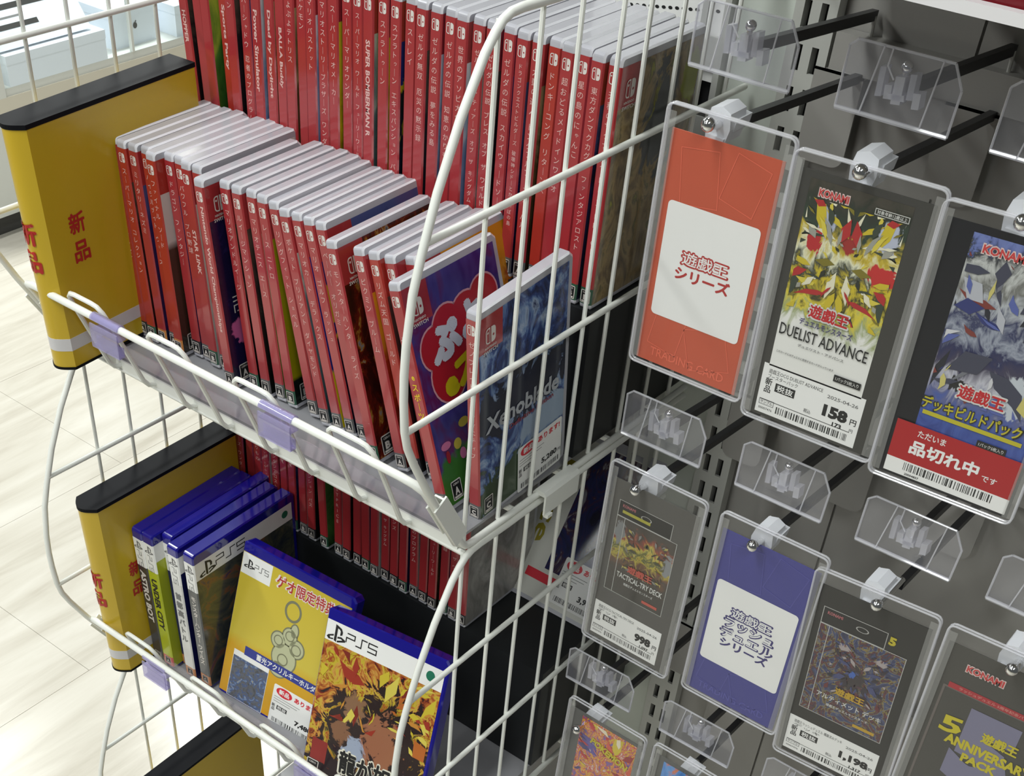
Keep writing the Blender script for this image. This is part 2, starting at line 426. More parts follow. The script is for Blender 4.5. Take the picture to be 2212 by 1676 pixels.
# ------------------------------------------------------------------ wire side panels
PROFILE = [(-14, 1347), (-262, 1347), (-294, 1348), (-304, 1347.5), (-311, 1345), (-317, 1340), (-325, 1331), (-343, 1302), (-360, 1267), (-372, 1235),
           (-378.5, 1214), (-383, 1184), (-384.2, 1165), (-384, 1148), (-382.5, 1126), (-379.5, 1113), (-373, 1098), (-358, 1069), (-334, 1028), (-317, 1003), (-312, 998), (-305, 997), (-14, 997)]
def front_y(z):
    p = PROFILE[4:21]
    for (ya, za), (yb, zb) in zip(p, p[1:]):
        if zb <= z <= za: return ya + (yb - ya) * (za - z) / (za - zb)
    return -300
WIRES = [-311, -271, -232, -187, -155.5, -114, -78, -38]
def side_panel(x, dz, label):
    t = empty('wire_side_panel', (x, -160, 997 + dz)); tag(t, label, 'wire panel', 'white wire end panels of the shelves')
    T = lambda pts: [(px, py + 160, pz - 997) for px, py, pz in pts]
    MB().tube(T([(0, y, z) for y, z in PROFILE]), 2.7, 12).build('outer_frame', WHITE_ROD, t, True)
    for z in (1242, 1125):
        MB().tube(T([(0.6, front_y(z), z), (0.6, -14, z)]), 2.3, 10).build('cross_bar', WHITE_ROD, t, True)
    for y in WIRES:
        top = 1346 if y > -300 else 1345
        MB().tube(T([(-2.6, y, 998), (-2.6, y, top)]), 1.65, 8).build('upright_wire', WHITE_ROD, t, True)
    return t
side_panel(0, 0, 'white curved wire end panel at the right of the upper shelf')
side_panel(0, -358, 'white curved wire end panel at the right of the middle shelf')
side_panel(-429, 0, 'white wire end panel on the left of the upper shelf, behind the upper yellow divider')
side_panel(-425, -358, 'white wire end panel on the left of the middle shelf, curving over the pale floor')
side_panel(-425, -716, 'white wire end panel at the bottom left, beside the lowest yellow divider')

# ------------------------------------------------------------------ wire basket shelves
def shelf(dz, label, xl=-429, lift=0.0):
    z0 = 1000 + dz
    t = empty('wire_basket_shelf', (xl / 2, -170, z0)); tag(t, label, 'shelf', 'white wire basket shelves')
    ox, oy, oz = xl / 2, -170, z0
    T = lambda pts: [(px - ox, py - oy, pz + dz - oz) for px, py, pz in pts]
    # front rod, bending down along both end panels
    MB().tube(T([(xl + 6, -318, 1000), (xl + 6, -349, 1058), (xl + 8, -354, 1065), (xl + 16, -355, 1067), (-26, -355, 1067), (-14, -354.5, 1066), (-8, -351, 1061), (-6, -345, 1050), (-6, -316, 1000), (-6, -306, 993)]), 3.1, 12).build('front_rod', WHITE_ROD, t, True)
    for k in range(-0, 5):
        xa = -378 + 93.2 * k; xb = xa + 43.5
        if xb > -8: xb = -9
        if xa > -12: continue
        pts = [(xa, -250, 990), (xa, -308, 989.5), (xa, -314, 991), (xa, -319, 997), (xa, -344, 1058), (xa + 1.5, -348, 1068), (xa + 6, -349.5, 1072.5), (xa + 12, -350, 1073.5),
               (xb - 12, -350, 1073.5), (xb - 6, -349.5, 1072.5), (xb - 1.5, -348, 1068), (xb, -344, 1058), (xb, -319, 997), (xb, -314, 991), (xb, -308, 989.5), (xb, -250, 990)]
        MB().tube(T(pts), 2.0, 8).build('basket_wire', WHITE_ROD, t, True)
    # base: cross wires and rails
    for y in (-306, -240, -176, -110, -44):
        MB().tube(T([(xl + 4, y, 985), (-4, y, 985)]), 2.6, 8).build('base_rail', WHITE_ROD, t, True)
    for k in range(1, 9):
        xx = xl * k / 9
        MB().tube(T([(xx, -306, 988.5), (xx, -10, 988.5)]), 1.8, 8).build('base_wire', WHITE_ROD, t, True)
    MB().box(xl + 8 - ox, -308 - oy, 984 - 1000, -10 - ox, -304 - oy, 996 - 1000).build('front_strip', WHITE_ROD, t)
    # clear tray lining the basket
    MB().box(xl + 10 - ox, -309 - oy, -3, -8 - ox, -10 - oy, -0.4 + lift).build('tray_floor', TRAY, t)
    MB().box(xl + 10 - ox, -310.5 - oy, -3, -8 - ox, -309 - oy, 13).build('tray_lip', LIP, t)
    # end brackets clamping the rod to the panels
    for xx, s in ((-3, 1), (xl + 3, -1)):
        b = MB(); d = Vector((0, 30, -50)).normalized()
        p0 = Vector((xx, -349, 1056)); p1 = Vector((xx, -318, 1008)); cc = (p0 + p1) / 2
        nrm = Vector((0, d.z, -d.y))
        b.obox((cc.x + s * 5.4 - ox, cc.y - oy, cc.z + dz - oz), (0.7, 0, 0), d * 25, nrm * 7)
        b.obox((cc.x - s * 5.4 - ox, cc.y - oy, cc.z + dz - oz), (0.7, 0, 0), d * 19, nrm * 5)
        b.obox((cc.x - ox, cc.y - oy - nrm.y * 6, cc.z + dz - oz - nrm.z * 6), (6.0, 0, 0), d * 19, nrm * 0.7)
        b.build('end_bracket', WHITE_ROD, t)
    return t
shelf(0, 'white wire basket shelf holding the two stepped rows of red games')
shelf(-358, 'white wire basket shelf holding the blue-edged cases', lift=3.0)
shelf(-716, 'white wire basket shelf at the bottom left under the lowest yellow divider')

def riser(dz, label):
    t = empty('step_riser', (-215, -90, 1000 + dz + (3.2 if dz else 0))); tag(t, label, 'display step', 'black display steps')
    h = 122
    MB().box(-208, -82, 0, 209, -79, h - 3).build('front_board', BLACKM, t)
    MB().box(-208, -82, h - 3, 209, 78, h).build('top_board', BLACKM, t)
    MB().box(-208, -79, 0, -205, 78, h - 3).build('end_board', BLACKM, t); MB().box(206, -79, 0, 209, 78, h - 3).build('end_board', BLACKM, t)
riser(0, 'black display step under the back row of red games on the upper shelf')
riser(-358, 'black display step under the shadowed red games on the middle shelf')

# clip joining the two right-hand panels
t = empty('panel_clip', (3, -205, 994)); tag(t, 'white plastic clip gripping the two stacked rods of the right-hand wire panels', 'clip')
MB().extrude([(-6, 5), (-4, 8), (4, 8), (6.2, 5), (6.2, -12), (4.6, -12), (4.6, 4), (-4.6, 4), (-4.6, -3), (-6, -3)], -22, 22, 0, 1).build('clip_body', WHITE_ROD, t)
MB().box(4.6, -21, -14, 9, -15, -11).build('clip_foot', WHITE_ROD, t)

def rail_clip(x, dz, label):
    t = empty('label_clip', (x, -355, 1067 + dz)); tag(t, label, 'label clip', 'clear violet label clips on the shelf rods')
    out = []
    for k in range(13):
        a = math.radians(-60 + 240 * k / 12); out.append((4.3 * math.cos(a), 4.3 * math.sin(a)))
    inn = [(y * 0.78, z * 0.78) for y, z in reversed(out)]
    MB().extrude(out + inn, -16, 16).build('clip_sleeve', VIOLET, t, True)
    MB().box(-16, -5.2, -23, 16, -3.8, -3).box(-16, -3.8, -9, 16, 3.4, -7.6).box(-16, -3.8, -23, 16, 0.6, -21.8).box(-16, -0.4, -21.8, 16, 0.6, -15).build('label_channel', VIOLET, t)
rail_clip(-322.5, 0, 'clear violet label clip on the upper shelf rod beside the yellow divider')
rail_clip(-139, 0, 'clear violet label clip on the upper shelf rod below the middle of the game row')
rail_clip(-326, -360, 'clear violet label clip on the middle shelf rod beside the yellow divider')
rail_clip(-122, -360, 'clear violet label clip on the middle shelf rod at the bottom edge')

# ------------------------------------------------------------------ yellow divider boxes
def divider(loc, rot, label, sc=1.0):
    t = empty('divider_box', loc, rot); t.scale = (sc, sc, sc); tag(t, label, 'divider', 'yellow shelf dividers')
    W_, D, H = 28.0, 165.0, 200.0
    def outline(g=0.0, bul=9.0):
        pts = [(-W_ - g, D + g), (g, D + g)]
        for k in range(13):
            s = k / 12.0
            pts.append((g - (W_ + 2 * g) * s, -g - bul * math.sin(math.pi * s)))
        return pts
    # the spine bulges towards the aisle
    MB().extrude(outline(), 2, H - 3, 0, 2).build('sleeve', YELLOW, t, True)
    MB().extrude(outline(0.15), 17, 28, 0, 2).build('white_band', mat('grey_white_band', rgb(205, 203, 205), 0.35), t, True)
    MB().extrude(outline(0.6), H - 3.5, H, 0, 2).build('top_cap', BLACKP, t)
    MB().extrude(outline(0.5), 0, 2.2, 0, 2).build('bottom_cap', BLACKP, t)
    q = MB()
    for ch, zz in (('新', 117), ('品', 94)):
        text_mb(q, ch, (0.3, 27.5, zz), Y, Z, 0, bold=0.035, fit=15.5, hfit=17)
    q.build('red_lettering', REDINK, t)
    q = MB()
    for ch, zz in (('新', 117), ('品', 94)):
        v, f = glyphs(ch, 0.0)
        cx = (min(p[0] for p in v) + max(p[0] for p in v)) / 2; cy = (min(p[1] for p in v) + max(p[1] for p in v)) / 2
        for a in range(5):
            n = len(q.v); rx, ry = 0.035 * math.cos(a * 1.2566), 0.035 * math.sin(a * 1.2566)
            for px, py in v:
                xx = -14.5 + (px + rx - cx) * 17.5; s = min(max(-xx / W_, 0), 1)
                q.v.append((xx, -9 * math.sin(math.pi * s) - 0.7 - 0.02 * a, zz + (py + ry - cy) * 19))
            for ff in f:
                q.f.append(tuple(n + i for i in ff)); q.m.append(0); q.uv.append([(0, 0)] * len(ff))
    q.build('red_lettering', REDINK, t)
    return t
divider((-383, -348.5, 1000.6), (1.9, -0.3, 1.2), 'yellow divider box with black cap at the left end of the upper shelf')
divider((-390.5, -341, 645.3), (1.3, -0.8, -0.9), 'yellow divider box with black cap left of the blue-edged cases', 1.03)
divider((-366, -357, 285.5), (1.0, 0, 0.6), 'yellow divider box at the bottom edge with only its black top showing')

# ------------------------------------------------------------------ red-spined game cases
def rounded_case(Wd, D, H, r, ch, top_only=False):
    """case shell: (y,z) outline with rounded front corners, chamfered on both cover faces"""
    pts = []
    for cy, cz, a0 in ((r, r, 180), ):
        for k in range(4): a = math.radians(a0 + 90 * k / 3); pts.append((cy + r * math.cos(a), cz + r * math.sin(a)))
    pts += [(D - 2, 0), (D, 2), (D, H - 4), (D - 4, H)]
    for k in range(5): a = math.radians(90 + 90 * k / 4); pts.append((r + r * math.cos(a), H - r + r * math.sin(a)))
    c = (D / 2, H / 2)
    def inset(p, e): return (p[0] + (e if p[0] < c[0] else -e), p[1] + (e if p[1] < c[1] else -e))
    mb = MB(); rings = []
    for xx, e in ((-Wd / 2, ch), (-Wd / 2 + ch, 0), (Wd / 2 - ch, 0), (Wd / 2, ch)):
        rings.append([(xx,) + inset(p, e) for p in pts])
    n = len(pts); base = 0
    for rg in rings: mb.v += rg
    for j in range(3):
        for k in range(n):
            k2 = (k + 1) % n
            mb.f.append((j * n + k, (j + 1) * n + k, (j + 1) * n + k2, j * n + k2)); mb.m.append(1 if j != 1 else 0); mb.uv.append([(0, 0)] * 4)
    mb.f.append(tuple(range(n))); mb.m.append(0); mb.uv.append([(0, 0)] * n)
    mb.f.append(tuple(3 * n + k for k in reversed(range(n)))); mb.m.append(0); mb.uv.append([(0, 0)] * n)
    return mb
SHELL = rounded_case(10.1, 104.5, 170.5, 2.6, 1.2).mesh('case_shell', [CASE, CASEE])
def sleeve_mesh(half=5.05, D=104.5, z0=4.0, z1=164.8, corner=26.0, band=16.0):
    mb = MB(); e = 0.25; hx = half + 0.12; f = -0.22; hs = half - 0.9; yc = 0.9; y1 = D - 5
    # spine (0 red, 2 band), bevels, covers (1 right picture, 3 left picture)
    for (a, b, mi) in ((z0, band, 2), (band, z1, 0)):
        mb.poly([(-hs, f, a), (hs, f, a), (hs, f, b), (-hs, f, b)], mi)
        mb.poly([(hs, f, a), (hx, yc, a), (hx, yc, b), (hs, f, b)], mi)
        mb.poly([(-hx, yc, a), (-hs, f, a), (-hs, f, b), (-hx, yc, b)], mi)
    U = lambda y, z: (y / y1, (z - z0) / (z1 - z0))
    zc = z1 - corner
    for pts, mi in (([(yc, zc), (corner, zc), (corner, z1), (yc, z1)], 0), ([(yc, z0), (corner, z0), (corner, zc), (yc, zc)], 1), ([(corner, z0), (y1, z0), (y1, z1), (corner, z1)], 1)):
        mb.poly([(hx, y, z) for y, z in pts], mi, [U(y, z) for y, z in pts])
    pts = [(y1, z0), (yc, z0), (yc, z1), (y1, z1)]
    mb.poly([(-hx, y, z) for y, z in pts], 3, [U(y1 - y, z) for y, z in pts])
    return mb
SLEEVE = sleeve_mesh().mesh('cover_sleeve', [RED, RED, RED, RED])
# emblem: outlined left half, filled right half with a dot
def emblem_mb(mb, c, rgt, up, w, h, mi=0, dark=None):
    c, R_, U = Vector(c), Vector(rgt), Vector(up); r = w * 0.26
    def half(sgn, g, k0):
        o = []
        x0, x1 = sgn * k0, sgn * (w / 2 - g); y = h / 2 - g; rr = max(r - g, 0.05)
        o.append((x0, -y)); o.append((x1 - sgn * rr, -y))
        for k in range(1, 5): a = math.radians(-90 + 90 * k / 4); o.append((x1 - sgn * rr + sgn * rr * math.cos(a), -y + rr + rr * math.sin(a)))
        o.append((x1, y - rr))
        for k in range(1, 5): a = math.radians(90 * k / 4); o.append((x1 - sgn * rr + sgn * rr * math.cos(a), y - rr + rr * math.sin(a)))
        o.append((x0, y))
        return o
    P = lambda q: tuple(c + R_ * q[0] + U * q[1])
    mb.poly([P(q) for q in half(1, 0, w * 0.05)], mi)
    a, b = half(-1, 0, w * 0.05), half(-1, w * 0.09, w * 0.05 + w * 0.07)
    n = len(a)
    for k in range(n): mb.poly([P(a[k]), P(a[(k + 1) % n]), P(b[(k + 1) % n]), P(b[k])], mi)
    ellipse_mb(mb, c + R_ * (-w * 0.28) + U * (h * 0.2), rgt, up, w * 0.08, w * 0.08, mi, 10)
    if dark is not None:
        ellipse_mb(mb, c + R_ * (w * 0.27) + U * (-h * 0.06) + R_.cross(U) * 0.06, rgt, up, w * 0.09, w * 0.09, dark, 10)
    return mb
EMB = emblem_mb(MB(), (0, -0.34, 157.4), X, Z, 6.2, 7.4, 0, 1).mesh('emblem', [OFFW, RED])
COVER_EMB = emblem_mb(MB(), (5.5, 13, 150), Y, Z, 10.5, 11.5, 0, 1)
text_mb(COVER_EMB, 'NINTENDO', (5.5, 13, 141.6), Y, Z, 0, fit=12, hfit=1.7); text_mb(COVER_EMB, 'SWITCH', (5.5, 13, 138.4), Y, Z, 0, fit=15, hfit=2.6)
COVER_EMB = COVER_EMB.mesh('cover_emblem', [OFFW, RED])
RATE = {}
def rating_mb(mb, ch, c, rgt, up, w, h, white=0, black=1):
    n = Vector(rgt).cross(Vector(up))
    quad_mb(mb, Vector(c), rgt, up, w, h, white, rad=w * 0.1, n=2)
    quad_mb(mb, Vector(c) + n * 0.04, rgt, up, w * 0.86, h * 0.88, black)
    text_mb(mb, ch, Vector(c) + n * 0.08 + Vector(up) * (-h * 0.06), rgt, up, 0, bold=0.05, fit=w * 0.46, hfit=h * 0.4, mi=white)
    text_mb(mb, 'CERO', Vector(c) + n * 0.08 + Vector(up) * (h * 0.31), rgt, up, 0, fit=w * 0.6, hfit=h * 0.11, mi=white)
    quad_mb(mb, Vector(c) + n * 0.08 + Vector(up) * (-h * 0.36), rgt, up, w * 0.7, h * 0.1, white)
    return mb
for ch in 'ABCDZ':
    RATE[ch] = rating_mb(MB(), ch, (0, -0.34, 9.6), X, Z, 7.8, 9.6).mesh('rating_mark', [OFFW, BLACKINK])
TITLES = {}
def title_mesh(body, upright=True, material=None, zc=None, size=None):
    """spine title: stacked characters, or latin lettering running downwards"""
    mb = MB()
    if upright:
        chars = [('｜' if c == 'ー' else c) for c in body]
        p = size or min(6.4, 112.0 / max(len(chars), 1)); z = 150.0
        for c in chars:
            if c == ' ': z -= p * 0.7; continue
            small = c in 'ァィゥェォッャュョっゃゅょ'
            k = p * (0.60 if small else 0.86)
            text_mb(mb, c, (0.2 if not small else 0.9, -0.34, z - p / 2), X, Z, min(k, 5.2), bold=0.0)
            z -= p
    else:
        text_mb(mb, body, (0, -0.34, zc or 100), -Z, X, 4.6, bold=0.03, fit=min(100, len(body) * 4.0), hfit=4.2)
    return mb.mesh('spine_title', material or SPINE_TXT)
PAL = {
 'navy': [(0, rgb(12, 14, 50)), (0.5, rgb(30, 36, 90)), (0.8, rgb(70, 80, 130))],
 'dark': [(0, rgb(14, 14, 16)), (0.5, rgb(36, 30, 32)), (0.85, rgb(84, 70, 60))],
 'white': [(0, rgb(190, 190, 188)), (0.6, rgb(216, 214, 206))],
 'green': [(0, rgb(26, 60, 24)), (0.45, rgb(70, 120, 40)), (0.8, rgb(170, 180, 60))],
 'yellow': [(0, rgb(120, 100, 10)), (0.5, rgb(196, 176, 20)), (0.9, rgb(214, 196, 40))],
 'sky': [(0, rgb(60, 90, 150)), (0.5, rgb(140, 160, 190)), (0.9, rgb(214, 218, 224))],
 'purple': [(0, rgb(24, 16, 56)), (0.5, rgb(66, 40, 110)), (0.9, rgb(140, 110, 160))],
 'brown': [(0, rgb(40, 30, 22)), (0.5, rgb(96, 78, 50)), (0.9, rgb(170, 150, 110))],
 'teal': [(0, rgb(30, 56, 66)), (0.5, rgb(86, 116, 122)), (0.9, rgb(180, 190, 180))],
 'fire': [(0, rgb(60, 14, 10)), (0.45, rgb(150, 40, 20)), (0.75, rgb(210, 140, 30))],
 'bee': [(0, rgb(20, 20, 40)), (0.45, rgb(20, 20, 40)), (0.5, rgb(190, 170, 30)), (0.62, rgb(190, 170, 30)), (0.66, rgb(30, 34, 110))],
}
def pal(name, seed): return art('cover_%s_%d' % (name, seed), PAL[name], 2.6, seed * 1.7, 'v', 1.0, amount=1.4)
BANDS = {'k': mat('band_black', rgb(38, 38, 42), 0.35, coat=0.4), 'g': mat('band_green', rgb(44, 86, 66), 0.35, coat=0.4), 's': mat('band_grey', rgb(92, 92, 92), 0.35, coat=0.4),
         'o': mat('band_orange', rgb(196, 128, 60), 0.35, coat=0.4), 'n': mat('band_navy', rgb(30, 34, 84), 0.35, coat=0.4)}
def game(loc, rot, label, group, title=None, latin=False, cover='dark', seed=0, rating='A', band='s', red=None, emblem=True, tmat=None, cover_mat=None, cemb=False):
    t = empty('game_case', loc, rot); tag(t, label, 'game case', group)
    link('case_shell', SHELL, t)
    o = link('cover_sleeve', SLEEVE, t)
    cm = cover_mat or pal(cover, seed)
    for k, mm in enumerate((red or RED, cm, BANDS[band], cm)):
        o.material_slots[k].link = 'OBJECT'; o.material_slots[k].material = mm
    if emblem: link('emblem', EMB, t)
    if title: link('spine_title', title_mesh(title, not latin, tmat), t)
    if rating: link('rating_mark', RATE[rating], t)
    if cemb: link('cover_emblem', COVER_EMB, t)
    return t

# back row of the upper shelf, counted from the right-hand wire panel
BT = [('天穂のサクナヒメ BESTPRICE', 0, 'B', 'g'), ('東方ダンマクカグラ ファンタジアロスト', 0, 'B', 'g'), ('星の島のにゃんこ', 0, 'A', 'n'), ('超おどるメイドインワリオ', 0, 'A', 's'), ('ドンキーコング リターンズ', 0, 'A', 's'),
      ('太鼓の達人 ドンダフルフェスティバル', 0, 'A', 's'), ('ドラゴンクエストビルダーズ 破壊神シドーとからっぽの島', 0, 'A', 's'), ('ゼルダの伝説 スカイウォードソード', 0, 'A', 's'),
      ('ゼルダの伝説 ブレス オブ ザ ワイルド', 0, 'B', 'g'), ('ゼルダの伝説 ティアーズ オブ ザ キングダム', 0, 'B', 'g'), ('世界のアソビ大全', 0, 'A', 's'), ('ゼルダの伝説 知恵のかりもの', 0, 'A', 's'),
      ('ゼルダの伝説 夢をみる島', 0, 'A', 's'), ('ゼルダ無双 厄災の黙示録', 0, 'B', 'g'), ('ストレイ', 0, 'B', 'g'), ('スプラトゥーン エキスパンション パス', 0, 'A', 's'), ('スプラトゥーン', 0, 'A', 's'),
      ('SUPER BOMBERMAN R', 1, 'A', 's'), ('スーパーマリオ ワールド フューリーワールド', 0, 'A', 's'), ('スーパーマリオワンダー', 0, 'A', 's'), ('スーパーマリオメーカー', 0, 'A', 's'),
      ('マリオストーリーブラザーズ ワンダー', 0, 'A', 's'), ('マリオバスケット', 0, 'A', 's'), ('ポケモン', 0, 'A', 's'), ('ぷよぷよテトリス', 0, 'A', 's'), ('BALLA Buddy', 1, 'A', 's'),
      ('Dead by Daylight', 1, 'Z', 'k'), ('Power Simulator', 1, 'A', 's'), ('サイバーシャドウ 忍者のプログラム', 0, 'A', 's'), ('ピクミン', 0, 'A', 's'), ('Sports Party', 1, 'A', 's'), ('カービィ', 0, 'A', 's'), ('オセロ', 0, 'A', 's'), ('HOPPER', 1, 'A', 's')]
BX = [-14, -26.6, -39.2, -50.4, -61.6, -73.8, -85.4, -98.4, -111.4, -123.4, -136, -147.4, -159.3, -171.4, -183.4, -195.6, -207.8, -220.2, -231.2, -243.2, -255.4, -266.6, -277.6, -289.2, -300.2, -311, -321.6, -334, -346, -358.2, -371, -385, -397.5, -409.4]
BY = [0, -1, 3, 0, 2, 0, -1, 2, 0, 1, -1, 1, 0, -1, 2, 0, 1, -1, 0, 2, 0, 1, -1, 2, 0, 1, 0, -2, 0, -3, 4, -2, 3, 0]
BC = ['brown', 'navy', 'purple', 'navy', 'dark', 'brown', 'navy', 'navy', 'dark', 'white', 'sky', 'navy', 'sky', 'dark', 'green', 'bee', 'yellow', 'teal', 'dark', 'navy', 'yellow', 'purple', 'sky', 'yellow', 'brown', 'fire', 'brown', 'sky', 'navy', 'dark', 'white', 'green', 'dark', 'dark']
for k, xx in enumerate(BX):
    ti, la, ra, bd = BT[k]
    lean = 0.0 if k < 28 else -0.8 * (k - 27) * 0.9
    game((xx, -170 + BY[k] * 0.9, 1122.2), (0, lean, 0), 'red-spined game in the upper back row, %s from the right wire panel' % ORD[k],
         'red games in the upper back row', ti, la, BC[k], k % 7, ra, bd, red=REDO if k in (4, 30) else None, cemb=(k == 0),
         cover_mat=art('cover_gold_green', [(0, rgb(50, 44, 34)), (0.35, rgb(120, 100, 68)), (0.6, rgb(152, 130, 88)), (0.8, rgb(96, 88, 60)), (1, rgb(150, 148, 50))], 3.5, 2, 'n', 2.0,
                       blobs=((0.55, 0.72, 0.22, 0.26, rgb(70, 72, 74)), (0.9, 0.86, 0.12, 0.12, rgb(146, 150, 52)))) if k == 0 else None)

# front row of the upper shelf, counted from the yellow divider
FR = [(-383.3, -275, -2.2, 'スーパーマリオ オデッセイ', 0, 'dark', 'A', 'k', REDO), (-371.3, -276, -2.3, 'スーパーマリオ コレクション', 0, 'dark', 'B', 'g', REDO), (-360.2, -274, -2.4, 'ミリタリーネズミ', 0, 'navy', 'B', 'o', None),
      (-349.4, -271, -2.2, 'ハイラルナイト ウォーズ', 0, 'white', 'A', 's', REDO), (-337.6, -276, -2.4, 'ファイナル ソード', 0, 'brown', 'D', 'o', REDO), (-325.4, -267, -3.0, 'ドラゴン ファンタジー', 0, 'navy', 'A', 'k', None),
      (-314.4, -266, -3.2, 'パワフル プロ野球', 0, 'sky', 'A', 's', None), (-302.8, -269, -3.6, 'STAR LINK', 1, 'white', 'B', 'g', None), (-290.6, -268, -4.0, 'フィットボクシング', 0, 'white', 'A', 's', None),
      (-268.5, -283, -5.2, 'Nintendo World Championships', 1, None, 'A', 's', None), (-251.5, -272, -5.8, 'マリオアンドルイージ', 0, 'dark', 'B', 'g', None), (-238.2, -272, -6.1, 'ルイージマンション', 0, 'dark', 'A', 's', None),
      (-225.2, -269, -6.4, 'マリオテニス エース', 0, 'green', 'A', 's', None), (-212.0, -270, -6.8, 'レース ニトロ', 0, 'yellow', 'B', 'g', None), (-188.4, -269, -11.2, 'リングフィット ショベル', 0, 'teal', 'A', 's', None),
      (-173.0, -272, -11.9, 'ポケット ブリリアント ダイヤモンド', 0, 'teal', 'A', 's', None), (-161.0, -270, -12.5, 'マリオカート デラックス', 0, None, 'A', 's', None), (-148.6, -269, -13.1, 'マリオ ゴルフ ラッシュ', 0, 'bee', 'A', 's', None),
      (-136.4, -268, -13.6, 'ペーパー オリガミ', 0, 'navy', 'A', 's', None), (-110.6, -284, -13.8, 'モンスターハンター ライズ', 0, None, 'B', 'g', None), (-88.4, -278, -14.6, 'ピクミン ブルーム', 0, 'fire', 'A', 's', None),
      (-76.2, -275, -15.0, 'リズム天国 ゴールド', 0, 'dark', 'A', 'k', REDO), (-63.6, -271, -15.6, 'シャイニング スター', 0, 'dark', 'A', 's', None), (-51.6, -262, -16.0, '', 0, 'fire', 'A', 's', None), (-32.5, -297, -17.2, None, 0, None, 'A', 's', None)]
SPECIAL = {
 4: art('cover_white_brown', [(0, rgb(44, 34, 26)), (0.56, rgb(58, 44, 34)), (0.60, rgb(196, 192, 188)), (1, rgb(206, 203, 198))], 3, 1, 'v', amount=0.06),
 9: art('cover_night_purple', [(0, rgb(22, 16, 46)), (0.7, rgb(28, 20, 60)), (1, rgb(40, 30, 80))], 5, 3, 'n', blobs=((0.16, 0.27, 0.11, 0.07, rgb(196, 96, 150)),)),
 12: art('cover_white_green', [(0, rgb(60, 110, 40)), (0.35, rgb(110, 150, 70)), (0.5, rgb(196, 200, 180)), (1, rgb(206, 206, 196))], 6, 2, 'v', amount=0.25),
 13: art('cover_olive_yellow', [(0, rgb(16, 22, 18)), (0.13, rgb(16, 22, 18)), (0.15, rgb(146, 136, 8)), (1, rgb(150, 140, 12))], 2, 2, 'v', amount=0.05),
 16: art('cover_blue_yellow', [(0, rgb(200, 180, 20)), (0.28, rgb(200, 180, 20)), (0.3, rgb(30, 44, 130)), (1, rgb(34, 50, 140))], 3, 4, 'v', amount=0.06),
 19: art('cover_dark_gold', [(0, rgb(20, 12, 10)), (0.4, rgb(60, 16, 12)), (0.62, rgb(96, 24, 14)), (0.72, rgb(150, 104, 40)), (0.82, rgb(120, 118, 122)), (1, rgb(40, 20, 16))], 3.2, 6, 'n', 2.2),
 24: art('cover_violet_party', [(0, rgb(26, 18, 60)), (0.4, rgb(52, 34, 110)), (0.6, rgb(70, 60, 130)), (0.75, rgb(96, 30, 84)), (1, rgb(110, 100, 170))], 1.8, 8, 'n', 0.4,
         blobs=((0.35, 0.12, 0.5, 0.20, rgb(60, 110, 44)), (0.45, 0.22, 0.22, 0.05, rgb(90, 150, 60)), (0.62, 0.30, 0.10, 0.05, rgb(160, 30, 40)))),
}
